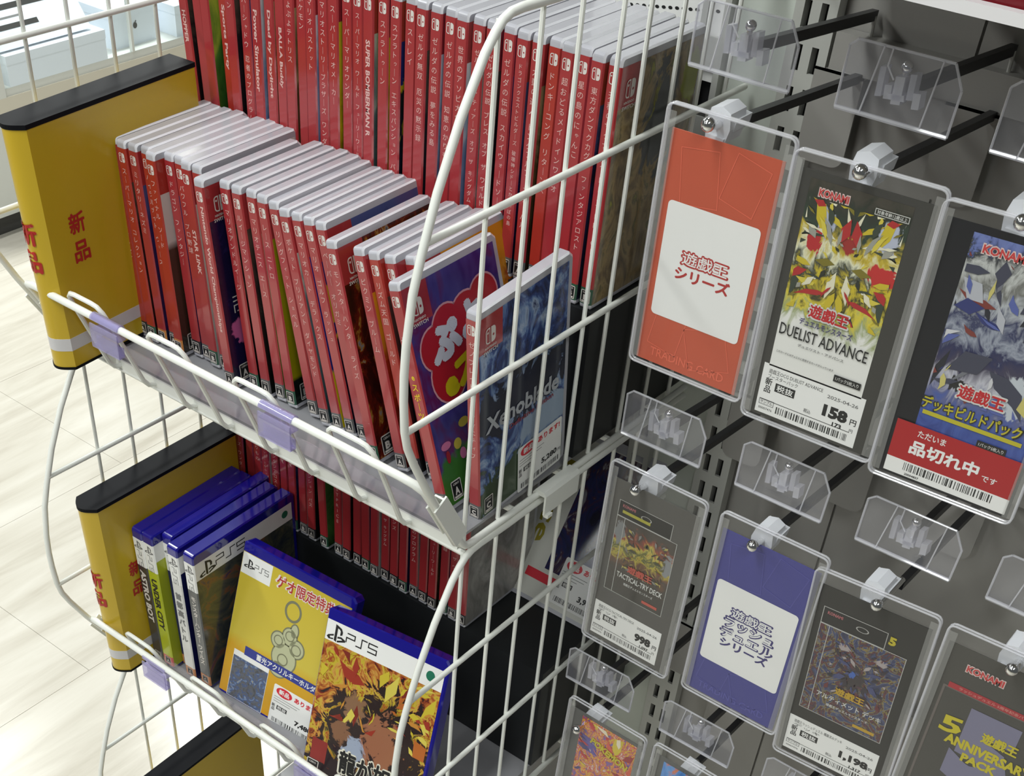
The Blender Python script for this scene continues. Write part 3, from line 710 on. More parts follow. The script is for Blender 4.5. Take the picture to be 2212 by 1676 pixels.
for k, (xx, yy, roll, ti, la, cv, ra, bd, rd) in enumerate(FR):
    z = 1000.4 + 5.0 * math.sin(math.radians(abs(roll)))
    extra = {4: ', with a white-brown side', 9: ', its dark purple cover showing', 13: ', with an olive yellow side', 16: ', with a blue-yellow side',
             19: ', its dark gold cover showing', 24: ', with a violet lettered cover'}.get(k, '')
    t = game((xx, yy, z), (1.0, roll, 0), 'red-spined game in the upper front row, %s from the divider%s' % (ORD[k], extra),
             'red games in the upper front row', ti, la, cv or 'dark', k % 7, ra, bd, red=rd, cover_mat=SPECIAL.get(k), cemb=k in (9, 19, 24), emblem=k != 23)
    R0 = Vector((5.5, 0, 0))
    if k == 9:
        q = MB()
        for (y, zz, w, h) in ((16, 76, 9, 1.0), (16, 72.5, 9, 1.0), (16, 69, 9, 1.0), (12, 66, 1.0, 6), (18, 64, 7, 1.0)): quad_mb(q, (5.5, y, zz), Y, Z, w, h)
        q.build('white_strokes', OFFW, t); rating_mb(MB(), 'A', (5.5, 13, 12.5), Y, Z, 11, 14).build('cover_rating', [OFFW, BLACKINK], t)
    if k in (4, 13): rating_mb(MB(), 'D' if k == 4 else 'B', (5.5, 12, 12.5), Y, Z, 11, 14).build('cover_rating', [OFFW, BLACKINK], t)
    if k == 19: rating_mb(MB(), 'B', (5.5, 12, 13), Y, Z, 12, 15.5).build('cover_rating', [OFFW, BLACKINK], t)
    if k == 24:
        q = MB()
        text_mb(q, 'ぷよ\nぷよ', (0, -0.34, 130), X, Z, 3.4, bold=0.03)
        z_ = 104
        for c in 'eスポ｜ツ': text_mb(q, c, (0, -0.36, z_), X, Z, 6.0, bold=0.03, mi=1); z_ -= 7
        q.build('spine_title', [OFFW, mat('yellow_print', rgb(222, 190, 40), 0.4)], t)
        b = MB(); cl = ((22, 117, 15, 15), (38, 126, 16, 16), (60, 128, 17, 15), (80, 134, 15, 14), (30, 95, 18, 19), (48, 100, 18, 15), (68, 108, 17, 15), (84, 116, 13, 14))
        for (y, zz, rx, ry) in cl: ellipse_mb(b, (5.42, y, zz), Y, Z, rx + 1.4, ry + 1.4, 1)
        for kk, (y, zz, rx, ry) in enumerate(cl): ellipse_mb(b, (5.46 + 0.01 * kk, y, zz), Y, Z, rx, ry, 0)
        b.build('title_cloud', [mat('title_red', rgb(176, 30, 42), 0.35, coat=0.4), mat('title_pink', rgb(206, 150, 160), 0.4)], t)
        q = MB()
        text_mb(q, 'ぷよ', (5.6, 46, 121), (0, 0.98, 0.18), (0, -0.18, 0.98), 0, bold=0.10, fit=62, hfit=27)
        text_mb(q, 'eスポ', (5.6, 54, 96), (0, 0.97, 0.24), (0, -0.24, 0.97), 0, bold=0.10, fit=66, hfit=24, mi=1)
        q.build('cover_title', [mat('title_white', rgb(206, 206, 214), 0.35, coat=0.4), mat('title_yellow', rgb(206, 186, 24), 0.35, coat=0.4)], t)
        g = MB(); rr = random.Random(3); gm = [ink((96, 150, 60)), ink((60, 120, 50)), ink((150, 30, 40)), ink((190, 170, 60)), ink((200, 110, 150))]
        for kk in range(22): ellipse_mb(g, (5.44 + 0.01 * kk, rr.uniform(8, 90), rr.uniform(8, 60)), Y, Z, rr.uniform(2, 6), rr.uniform(2, 6), rr.randrange(5), 14)
        g.build('cover_dots', gm, t)
        rating_mb(MB(), 'A', (5.8, 13, 14), Y, Z, 11, 15).build('cover_rating', [OFFW, BLACKINK], t)

def price_sticker(parent, c, rgt, up, w, h, price, arr='あります!'):
    """shop sticker: red oval, red words, price, small print and barcode"""
    n = Vector(rgt).cross(Vector(up)); c, R_, U = Vector(c), Vector(rgt), Vector(up)
    P = lambda x, y, d=0.06: c + R_ * (x * w) + U * (y * h) + n * d
    s = quad_mb(MB(), c, rgt, up, w, h, rad=2).build('price_sticker', WHITEP, parent)
    q = ellipse_mb(MB(), P(-0.27, 0.36), rgt, up, w * 0.17, h * 0.115, 0)
    text_mb(q, '新品', P(-0.27, 0.36, 0.12), rgt, up, 0, bold=0.04, fit=w * 0.22, hfit=h * 0.13, mi=1)
    text_mb(q, arr, P(0.2, 0.36), rgt, up, 0, bold=0.05, fit=w * 0.5, hfit=h * 0.13)
    q.build('red_words', [mat('sticker_red', rgb(206, 34, 52), 0.4), WHITEP], s)
    q = MB()
    text_mb(q, price, P(0.22, -0.2), rgt, up, 0, bold=0.045, fit=w * (0.36 if len(price) > 4 else 0.28), hfit=h * 0.15)
    text_mb(q, '円', P(0.45, -0.22), rgt, up, 0, fit=w * 0.06, hfit=h * 0.07)
    text_mb(q, '新\n品', P(-0.44, -0.08), rgt, up, 0, bold=0.02, fit=w * 0.07, hfit=h * 0.18)
    quad_mb(q, P(-0.26, -0.05), rgt, up, w * 0.22, h * 0.10)
    text_mb(q, '税抜', P(-0.26, -0.05, 0.12), rgt, up, 0, bold=0.02, fit=w * 0.19, hfit=h * 0.08, mi=1)
    for yy, ww in ((0.2, 0.55), (0.14, 0.5), (0.08, 0.36)): quad_mb(q, P(-0.46 + ww / 2, yy), rgt, up, w * ww, h * 0.012, 2)
    rr = random.Random(len(price) + int(w)); xx = -0.42
    while xx < 0.44:
        b = rr.choice((0.006, 0.01, 0.016)); quad_mb(q, P(xx, -0.39), rgt, up, w * b, h * 0.11); xx += b + rr.choice((0.007, 0.012, 0.02))
    q.build('black_print', [BLACKINK, WHITEP, GREYINK], s)
    return s

# blue-covered game standing by the right-hand panel
XENO = art('cover_blue_swirl', [(0, rgb(24, 30, 62)), (0.3, rgb(34, 44, 84)), (0.5, rgb(48, 70, 130)), (0.68, rgb(104, 132, 176)), (0.82, rgb(150, 168, 196)), (1, rgb(40, 48, 90))], 3.2, 4, 'n', 2.6,
           blobs=((0.5, 0.02, 0.75, 0.24, rgb(44, 66, 38)), (0.55, 0.52, 0.8, 0.16, rgb(28, 32, 52)), (0.8, 0.3, 0.4, 0.1, rgb(150, 168, 190))))
t = game((-14.2, -283.5, 996.2), (4.6, -1.6, -0.3), 'red-spined game with a blue swirling cover beside the right wire panel', 'red games in the upper front row',
         'ゼノブレイド ディフィニティブ', 0, 'navy', 3, 'C', 's', cover_mat=XENO, cemb=True)
q = text_mb(MB(), 'Xenoblade', (5.5, 50, 78), (0, 0.99, -0.06), (0, 0.06, 0.99), 0, bold=0.03, fit=86, hfit=14)
q.build('cover_title', mat('title_silver', rgb(176, 180, 186), 0.35, coat=0.4), t)
lettering('cover_subtitle', t, mat('title_dull_red', rgb(140, 50, 56), 0.4), 'Definitive Edition', (5.5, 60, 66), Y, Z, fit=52, hfit=4)
rating_mb(MB(), 'C', (5.5, 10, 13), Y, Z, 10, 14).build('cover_rating', [OFFW, BLACKINK], t)
price_sticker(t, (5.75, 71, 21), Y, Z, 54, 40, '5,280')

# shadowed back row of the middle shelf, counted from its right end
RX = [-102 - 12.0 * k for k in range(26)]
for k, xx in enumerate(RX):
    if 14 <= k <= 15: continue
    game((xx, -172 + (k * 7 % 3), 767.6), (0, (0.0 if k % 5 else -0.6), 0), 'shadowed red-spined game in the middle shelf back row, %s from the right' % ORD[k],
         'red games in the middle back row', BT[(k * 5 + 3) % len(BT)][0], BT[(k * 5 + 3) % len(BT)][1], ['dark', 'white', 'navy', 'brown'][k % 4], k % 7, 'ABAACAAB'[k % 8], 'ksgk'[k % 4],
         cover_mat=art('cover_grey_stone', [(0, rgb(96, 94, 92)), (0.5, rgb(150, 148, 144)), (1, rgb(190, 188, 182))], 3, 5) if k == 0 else None)
t = game((-102 - 12 * 14.5, -172, 767.6), (0, -2.0, 0), 'shadowed red-spined game with a green cover side behind the lower yellow divider', 'red games in the middle back row', 'カエル', 0, 'green', 2, 'A', 'g')
# white-covered case standing face out at the back of the middle shelf
t = empty('game_case', (-58.5, -98, 767.6), (-33.0, 0, 0)); tag(t, 'white face-out game case with a shop sticker behind the right-hand wires of the middle shelf', 'game case')
rounded_case(10.6, 104.5, 170.5, 4.0, 1.1)
mb = MB(); mb.box(-52, 0, 0, 52, 10.5, 170.5); mb.build('case_shell', CASE, t)
mb = MB(); quad_mb(mb, (0, -0.3, 83), X, Z, 99, 158); mb.build('cover_sleeve', mat('white_cover', rgb(206, 206, 198), 0.35, coat=0.4), t)
quad_mb(MB(), (16, -0.4, 98), X, Z, 66, 126).build('cover_picture', art('cover_dark_figures', [(0, rgb(10, 12, 34)), (0.5, rgb(24, 30, 84)), (0.7, rgb(60, 30, 50)), (1, rgb(150, 152, 160))], 3, 7, 'n', 2), t)
lettering('cover_lettering', t, mat('gold_print', rgb(150, 138, 40), 0.4), 'Price', (-35, -0.5, 96), -Z, X, fit=84, hfit=17)
q = MB(); quad_mb(q, (-14, -0.5, 26), X, Z, 40, 9); q.build('red_panel', mat('sticker_red', rgb(206, 34, 52), 0.4), t)
rating_mb(MB(), 'A', (-42, -0.5, 13), X, Z, 9, 12).build('cover_rating', [OFFW, BLACKINK], t)
price_sticker(t, (25, -0.6, 32), X, Z, 50, 46, '3,980')

# ------------------------------------------------------------------ blue-edged game cases
PSHELL = rounded_case(14.0, 135.0, 171.0, 3.5, 1.3).mesh('case_shell', [BLUECASE, BLUECASE])
def ps_mark(mb, c, rgt, up, s, mi=0):
    """upright letter standing on a flat swirl"""
    c, R_, U = Vector(c), Vector(rgt), Vector(up); P = lambda x, y: tuple(c + R_ * (x * s) + U * (y * s))
    mb.poly([P(-0.16, -0.5), (P(0.02, -0.56)), P(0.02, 0.5), P(-0.16, 0.55)], mi)
    mb.poly([P(0.02, 0.5), P(0.30, 0.40), P(0.42, 0.20), P(0.40, 0.0), P(0.24, -0.06), P(0.24, 0.22), P(0.16, 0.30), P(0.02, 0.34)], mi)
    mb.poly([P(-0.22, -0.12), P(-0.22, -0.24), P(-0.5, -0.34), P(-0.44, -0.44), P(-0.22, -0.38), P(-0.22, -0.48), P(-0.56, -0.54), P(-0.72, -0.42), P(-0.62, -0.28)], mi)
    mb.poly([P(0.08, -0.18), P(0.36, -0.12), P(0.66, -0.22), P(0.70, -0.34), P(0.08, -0.56), P(0.08, -0.44), P(0.46, -0.30), P(0.34, -0.24), P(0.08, -0.30)], mi)
    return mb
def ps_lettering(mb, c, rgt, up, w, h, mi=0, t=0.12):
    """three wide thin-stroked characters"""
    c, R_, U = Vector(c), Vector(rgt), Vector(up); cw = w * 0.27; st = h * t
    def seg(x0, y0, x1, y1):
        if abs(y1 - y0) < 1e-6: quad_mb(mb, c + R_ * ((x0 + x1) / 2) + U * y0, rgt, up, abs(x1 - x0) + st, st, mi)
        else: quad_mb(mb, c + R_ * x0 + U * ((y0 + y1) / 2), rgt, up, st, abs(y1 - y0), mi)
    a = h / 2 - st / 2
    x = -w / 2
    seg(x + cw * 0.1, a, x + cw, a); seg(x + cw, a, x + cw, 0); seg(x, 0, x + cw, 0); seg(x, 0, x, -a - st / 2)
    x = -cw / 2
    seg(x + cw * 0.5, a, x + cw * 1.1, a); seg(x + cw * 0.5, a, x + cw * 0.5, -a); seg(x - cw * 0.1, -a, x + cw * 0.5, -a)
    x = w / 2 - cw
    seg(x, a, x + cw, a); seg(x, a, x, 0); seg(x, 0, x + cw, 0); seg(x + cw, 0, x + cw, -a); seg(x, -a, x + cw, -a)
    return mb
def ps_sleeve(spine, cover, head_mat, foot_mat, head=34.0, foot=16.0):
    mb = MB(); half = 7.0; hx = half + 0.12; f = -0.2; hs = half - 1.0; yc = 1.0; D = 135.0; z0, z1 = 3.5, 160.5; y1 = D - 5
    for a, b, mi in ((z0, foot, 3), (foot, z1 - head, 1), (z1 - head, z1, 0)):
        mb.poly([(-hs, f, a), (hs, f, a), (hs, f, b), (-hs, f, b)], mi)
        mb.poly([(hs, f, a), (hx, yc, a), (hx, yc, b), (hs, f, b)], mi)
        mb.poly([(-hx, yc, a), (-hs, f, a), (-hs, f, b), (-hx, yc, b)], mi)
    zh = z1 - 20
    for a, b, mi in ((z0, zh, 2), (zh, z1, 0)):
        pts = [(yc, a), (y1, a), (y1, b), (yc, b)]
        mb.poly([(hx, y, z) for y, z in pts], mi, [(y / y1, (z - z0) / (zh - z0)) for y, z in pts])
        pts = [(y1, a), (yc, a), (yc, b), (y1, b)]
        mb.poly([(-hx, y, z) for y, z in pts], mi, [((y1 - y) / y1, (z - z0) / (zh - z0)) for y, z in pts])
    return mb, [head_mat, spine, cover, foot_mat]
LIME = mat('lime_print', rgb(176, 186, 34), 0.3, coat=0.4)
FOOTO = mat('orange_foot', rgb(196, 128, 76), 0.35, coat=0.3)
PSC = [
 ((-358.0, -311), -0.6, 'ASTRO BOT', OFFW, mat('charcoal_print', rgb(52, 50, 50), 0.3, coat=0.4), LIME, mat('charcoal_print', rgb(52, 50, 50), 0.3, coat=0.4), 'charcoal spine and white lettering, first from the yellow divider'),
 ((-343.2, -309), -0.8, 'UNDER CITY', BLACKINK, LIME, LIME, mat('pink_foot', rgb(196, 88, 92), 0.35), 'lime green spine, second from the yellow divider'),
 ((-327.5, -300), -1.0, '', BLACKINK, mat('dark_blue_print', rgb(20, 24, 80), 0.3), mat('dark_blue_print', rgb(20, 24, 80), 0.3), FOOTO, 'edges set back, third from the yellow divider'),
 ((-322.0 + 8.5 - 14, -311), -0.4, '首都高バトル', GREYINK, mat('white_spine', rgb(214, 214, 212), 0.3, coat=0.4), mat('dark_blue_print', rgb(20, 24, 80), 0.3), FOOTO, 'all-white spine, next to the rightmost of the standing cases'),
 ((-312.6 + 0.4, -306.6), -0.5, 'モンスターハンター ワイルズ', OFFW, mat('slate_print', rgb(86, 88, 90), 0.3, coat=0.4), None, FOOTO, 'slate spine and its dark green cover showing, rightmost of the standing cases')]
PX = [-381.6, -367.2, -352.6, -338.0, -318.4]
PY = [-311, -310, -298, -306.5, -304]
for k, ((px, py), roll, ti, tm, sp, cv, ft, lab) in enumerate(PSC):
    t = empty('blue_game_case', (PX[k], PY[k], 645.2), (1.3, roll, 0.7)); tag(t, 'blue-edged case with ' + lab, 'game case', 'standing blue-edged games')
    link('case_shell', PSHELL, t)
    cover = cv or art('cover_murky_green', [(0, rgb(24, 34, 60)), (0.4, rgb(58, 62, 58)), (0.65, rgb(78, 78, 64)), (0.8, rgb(120, 80, 50)), (1, rgb(30, 50, 90))], 3, 3, 'n', 2.2)
    mb, ms = ps_sleeve(sp, cover, WHITEP, ft); mb.build('cover_sleeve', ms, t)
    q = ps_mark(MB(), (0.3, -0.3, 153), X, Z, 8.5); ps_lettering(q, (0, -0.3, 136), -Z, X, 20, 6.2, t=0.10); q.build('brand_mark', mat('dim_print', rgb(96, 96, 98), 0.5), t)
    if ti:
        if k in (3, 4): 
            q = MB(); z_ = 116 if k == 4 else 110; p = 6.6 if k == 4 else 11
            for c in ti:
                if c == ' ': z_ -= 3; continue
                text_mb(q, '｜' if c == 'ー' else c, (0, -0.32, z_), X, Z, p * 1.0 if k == 4 else 9, bold=0.05); z_ -= p
            q.build('spine_title', tm, t)
        else: lettering('spine_title', t, tm, ti, (0, -0.32, 88 if k == 0 else 84), -Z, X, fit=66, hfit=8, bold=0.045)
    rating_mb(MB(), 'A' if k < 2 else 'C', (0, -0.3, 9.8), X, Z, 7.6, 9.4).build('rating_mark', [OFFW, BLACKINK], t)
    if k == 4:
        q = ps_mark(MB(), (7.25, 16, 150), Y, Z, 15); ps_lettering(q, (7.25, 46, 150.5), Y, Z, 38, 10, t=0.11); q.build('cover_mark', BLACKINK, t)
        ellipse_mb(MB(), (7.25, 120, 151), Y, Z, 4.2, 4.2).build('green_dot', mat('green_dot', rgb(26, 110, 84), 0.4), t)

def face_case(loc, rot, label, group='face-out blue-edged games'):
    t = empty('blue_game_case', loc, rot); tag(t, label, 'game case', group)
    # lies with its cover towards the aisle: local x along the width, y thickness
    sh = rounded_case(14.0, 135.0, 171.0, 3.5, 1.3)
    sh.v = [(y, 7.0 - x, z) for x, y, z in sh.v]
    sh.build('case_shell', [BLUECASE, BLUECASE], t)
    return t
# yellow cover with a key ring picture
t = face_case((-306.0, -300.6, 645.4), (-17.0, 2.1, 4.6), 'blue-edged case with a yellow cover showing a key ring, leaning back on the middle shelf')
YC = art('cover_yellow_fade', [(0, rgb(206, 150, 26)), (0.36, rgb(206, 158, 30)), (0.45, rgb(206, 186, 70)), (1, rgb(202, 180, 56))], 2, 1, 'v', amount=0.12)
F0 = -0.15
quad_mb(MB(), (66.5, F0, 82), X, Z, 130, 157).build('cover_sleeve', YC, t)
quad_mb(MB(), (20, F0 - 0.1, 149), X, Z, 36, 22).build('white_corner', WHITEP, t)
q = ps_mark(MB(), (11, F0 - 0.2, 150), X, Z, 9); ps_lettering(q, (26, F0 - 0.2, 149.5), X, Z, 17, 6, t=0.09); q.build('cover_mark', BLACKINK, t)
sl = Vector((0.985, 0, -0.0))
q = text_mb(MB(), 'ゲオ限定特典付', (86, F0 - 0.15, 149), X, Z, 0, bold=0.085, fit=86, hfit=15.5)
text_mb(q, 'ゲオ限定特典付', (86, F0 - 0.22, 149), X, Z, 0, bold=0.03, fit=82, hfit=13.2, mi=1); q.build('red_lettering', [mat('pink_white', rgb(226, 214, 210), 0.4), mat('brick_red_print', rgb(176, 52, 50), 0.4)], t)
KEY = mat('key_grey', rgb(122, 122, 96), 0.4); KEYP = mat('key_pale', rgb(184, 186, 150), 0.4)
q = MB()
ellipse_mb(q, (70, F0 - 0.12, 126), X, Z, 10, 11.5, 0, 24, inner=0.76)
for (x, z, rx, ry) in ((60, 90, 8, 8.5), (72, 99, 8, 9), (82, 90, 8.5, 9), (70, 74, 14, 15), (66, 60, 10, 8), (76, 107, 4, 7)): ellipse_mb(q, (x, F0 - 0.12, z), X, Z, rx + 1.5, ry + 1.5, 0)
for (x, z, rx, ry) in ((60, 90, 8, 8.5), (72, 99, 8, 9), (82, 90, 8.5, 9), (70, 74, 14, 15), (66, 60, 10, 8), (76, 107, 4, 7)): ellipse_mb(q, (x, F0 - 0.2, z), X, Z, rx, ry, 1)
for (x, z, r) in ((60, 90, 5.5), (72, 100, 5.5), (82, 89, 6), (69, 72, 6.5)): ellipse_mb(q, (x, F0 - 0.28, z), X, Z, r, r, 0, 18, inner=0.8)
q.build('key_ring_picture', [KEY, KEYP], t)
quad_mb(MB(), (78, F0 - 0.24, 60), X, Z, 108, 10).build('blue_bar', mat('blue_print', rgb(52, 62, 140), 0.35), t)
lettering('bar_lettering', t, WHITEP, '蓄光アクリルキーホルダー', (79, F0 - 0.34, 60), X, Z, bold=0.03, fit=80, hfit=7)
q = MB(); pts = []
for k in range(28): a = 2 * math.pi * k / 28; r = 16 if k % 2 else 13; pts.append((124 + 0.72 * r * math.cos(a), F0 - 0.2, 77 + r * math.sin(a)))
q.poly(pts).build('green_burst', mat('green_burst', rgb(44, 110, 72), 0.4), t)
q = quad_mb(MB(), (34, F0 - 0.2, 29), X, Z, 45, 54, 0); quad_mb(q, (34, F0 - 0.26, 26), X, Z, 44, 47, 1); q.build('small_cover_picture', [WHITEP, art('cover_blue_rock', [(0, rgb(60, 62, 70)), (0.4, rgb(96, 98, 104)), (0.6, rgb(64, 84, 130)), (0.8, rgb(120, 140, 170)), (1, rgb(170, 150, 80))], 4, 3, 'n', 2.2)], t)
price_sticker(t, (95, F0 - 0.3, 22), X, Z, 58, 44, '7,480')
# flame-coloured cover
t = face_case((-166.5, -325, 646.2), (-21.0, -4.0, 3.7), 'blue-edged case with a flame-coloured cover and black brush lettering')
quad_mb(MB(), (66.5, F0, 72), X, Z, 130, 137).build('cover_picture', art('cover_flames', [(0, rgb(70, 26, 20)), (0.22, rgb(126, 44, 26)), (0.42, rgb(176, 104, 44)), (0.55, rgb(196, 150, 70)), (0.68, rgb(186, 172, 44)), (0.8, rgb(150, 50, 30)), (1, rgb(196, 176, 60))], 7, 2, 'n', 1.8,
    blobs=((0.62, 0.40, 0.44, 0.50, rgb(40, 26, 26)), (0.33, 0.42, 0.26, 0.34, rgb(46, 34, 34)), (0.6, 0.10, 0.75, 0.24, rgb(38, 24, 32)), (0.62, 0.45, 0.17, 0.22, rgb(150, 98, 70)), (0.36, 0.62, 0.09, 0.11, rgb(132, 98, 72)), (0.28, 0.4, 0.09, 0.1, rgb(128, 90, 66)), (0.40, 0.3, 0.10, 0.12, rgb(150, 160, 180)))), t)
shards(t, 66.5, 104, 126, 68, [(196, 176, 50), (176, 96, 36), (150, 48, 30), (206, 190, 80), (120, 36, 26), (190, 130, 50)], 60, 31, y=F0 - 0.04, mirror=False, long=0.3, name='flame_strokes', lo=0.08)
quad_mb(MB(), (66.5, F0, 150.5), X, Z, 130, 20).build('white_header', WHITEP, t)
q = ps_mark(MB(), (14, F0 - 0.12, 150), X, Z, 15); ps_lettering(q, (42, F0 - 0.12, 150.5), X, Z, 34, 9.5, t=0.13); q.build('cover_mark', BLACKINK, t)
ellipse_mb(MB(), (118, F0 - 0.12, 151), X, Z, 4.6, 4.8).build('green_dot', mat('green_dot', rgb(26, 110, 84), 0.4), t)
quad_mb(MB(), (17, F0 - 0.1, 31), X, Z, 18, 22).build('red_notice', mat('notice_red', rgb(140, 46, 42), 0.4), t)
q = text_mb(MB(), '龍が如く', (78, F0 - 0.14, 34), (0.997, 0, 0.07), (-0.07, 0, 0.997), 0, bold=0.09, fit=78, hfit=27)
text_mb(q, '龍が如く', (78, F0 - 0.24, 34), (0.997, 0, 0.07), (-0.07, 0, 0.997), 0, bold=0.045, fit=74, hfit=24, mi=1); q.build('brush_title', [mat('title_cream', rgb(220, 216, 200), 0.4), BLACKINK], t)
lettering('brush_subtitle', t, mat('title_cream', rgb(220, 216, 200), 0.4), '光と闇の行方', (66, F0 - 0.2, 16), X, Z, bold=0.03, fit=50, hfit=9)
lettering('small_lettering', t, mat('title_lime', rgb(190, 186, 70), 0.4), 'インターナショナル', (64, F0 - 0.2, 6), X, Z, bold=0.03, fit=40, hfit=4.5)
rating_mb(MB(), 'D', (12.5, F0 - 0.15, 11), X, Z, 14, 17).build('cover_rating', [OFFW, BLACKINK], t)
price_sticker(t, (108, F0 - 0.4, 8), X, Z, 60, 42, '6,980')

# ------------------------------------------------------------------ hooks with ticket plates
YW, YT = 0.0, -217.0
RAILZ = []
def hook(x, zt, label, z_rise=16.0):
    """double hook: lower prong with ball tip, upper bar carrying a clear ticket plate"""
    t = empty('display_hook', (x, 0, zt)); tag(t, label, 'display hook', 'black display hooks with clear ticket plates')
    zl = -z_rise                                           # lower prong meets the wall lower than its tip
    MB().obox((0, -94, zl + 2.6 - 0.5), (2.6, 0, 0), (0, 84, -7.2), (0, 0.22, 2.7)).build('lower_prong', DKROD, t)
    tip = MB().tube([(0, -176, zl + 13), (0, -196, zl + 13.5), (0, -206, zl + 13.5), (0, -212, zl + 15), (0, -216, -0.5)], 2.3, 10); tip.ball((0, -217, 1.0), 4.3)
    tip.build('ball_tip', CHROME, t, True)
    zu = 16.6
    MB().obox((-3, -88, zu + 8), (2.4, 0, 0), (0, 84, -8), (0, 0.3, 3.2)).build('upper_bar', DKROD, t)
    pin = MB().tube([(-3, -168, zu + 15), (-3, -178, zu + 15.5), (-3, -181, zu + 18), (-3, -181, zu + 27)], 1.7, 8); pin.ball((-3, -181, zu + 29), 3.2)
    pin.build('plate_pin', CHROME, t, True)
    MB().tube([(0, -5, zl + 2), (-1.5, -6, zu)], 1.4, 8).build('link_wire', STEELW, t, True)
    # base tab with a rounded lower edge
    out = []
    for k in range(7): a = math.radians(180 + 90 * k / 6); out.append((-31 + 9 + 9 * math.cos(a), zl - 66 + 9 + 9 * math.sin(a)))
    for k in range(7): a = math.radians(270 + 90 * k / 6); out.append((5 - 9 + 9 * math.cos(a), zl - 66 + 9 + 9 * math.sin(a)))
    out += [(5, zl - 4), (-31, zl - 4)]
    MB().extrude(out, -14, -12.4, 0, 1).build('base_tab', mat('tab_grey', rgb(146, 144, 140), 0.4), t)
    MB().box(-31, -14, zl - 5.6, 5, -3, zl - 4).build('tab_fold', STEELW, t)
    # ticket plate
    p = MB(); z0, z1 = 18.5, 54.5
    shape = [(-32.5, z0), (32.5, z0), (33, z0 + 24), (26, z1), (-28, z1), (-32.5, z1 - 4)]
    p.extrude([(a - 3, b) for a, b in shape], -186.2, -184.8, 0, 1); pl = p.build('ticket_plate', CLEAR, t)
    e = MB(); n = len(shape)
    for k in range(n):
        (xa, za), (xb, zb) = shape[k], shape[(k + 1) % n]
        e.tube([(xa - 3, -185.5, za), (xb - 3, -185.5, zb)], 0.75 if k else 1.3, 6)
    e.tube([(-21, -186.4, z0), (-16, -186.4, z1)], 0.55, 5); e.tube([(14, -186.4, z0 + 1), (17, -186.4, z1)], 0.55, 5)
    e.tube([(-11, -186.6, z1), (-11.5, -186.6, z1 - 9), (-6.5, -186.6, z1 - 15)], 0.5, 5)
    e.build('plate_edge', CLEARE, pl, True)
    c = MB()
    for (a, b, w, h, d) in ((-14, 26, 3.4, 15, 6), (-8.5, 22, 4, 7, 7), (-3, 24, 5.2, 14, 8), (3.5, 27, 3.4, 13, 6), (8, 21, 4, 8, 7), (-3, 20.5, 9, 3, 8)):
        c.obox((a, -181.5, z0 + b - 8), (w / 2, 0, 0.3), (0.2, d / 2, 0), (-0.4, 0, h / 2))
    c.build('plate_clip', CLEARE, pl)
    return t
ROWS = {1: (1287.5, (80.5, 174.5, 263.4, 352)), 2: (1032.0, (75.8, 170.0, 260.7, 350.3)), 3: (777.0, (61.0, 156.0, 250.0, 344.0))}
HL = {(1, 0): 'holding the orange card', (1, 1): 'holding the first dark priced card of the top row', (1, 2): 'holding the red out-of-stock card', (1, 3): 'at the far right of the top row',
      (2, 0): 'holding the small framed pack card of the middle row', (2, 1): 'holding the blue card', (2, 2): 'holding the dark card priced in four digits', (2, 3): 'holding the yellow-lettered dark card at the right edge',
      (3, 0): 'holding the colourful card at the bottom', (3, 1): 'second in the bottom row', (3, 2): 'third in the bottom row, at the lower edge', (3, 3): 'at the lower right corner'}
for r, (zt, xs_) in ROWS.items():
    for k, xx in enumerate(xs_):
        if (r, k) in ((1, 3), (3, 3)): continue
        hook(xx, zt, 'black hook with clear ticket plate ' + HL[(r, k)])
    rail = MB().box(58, -12, zt - 20, 620, -0.5, zt + 4).build('hook_rail', WALLG)
    tag(rail, 'grey steel rail on the back panel carrying the %s row of hooks' % {1: 'top', 2: 'middle', 3: 'bottom'}[r], 'rail', 'grey hook rails')

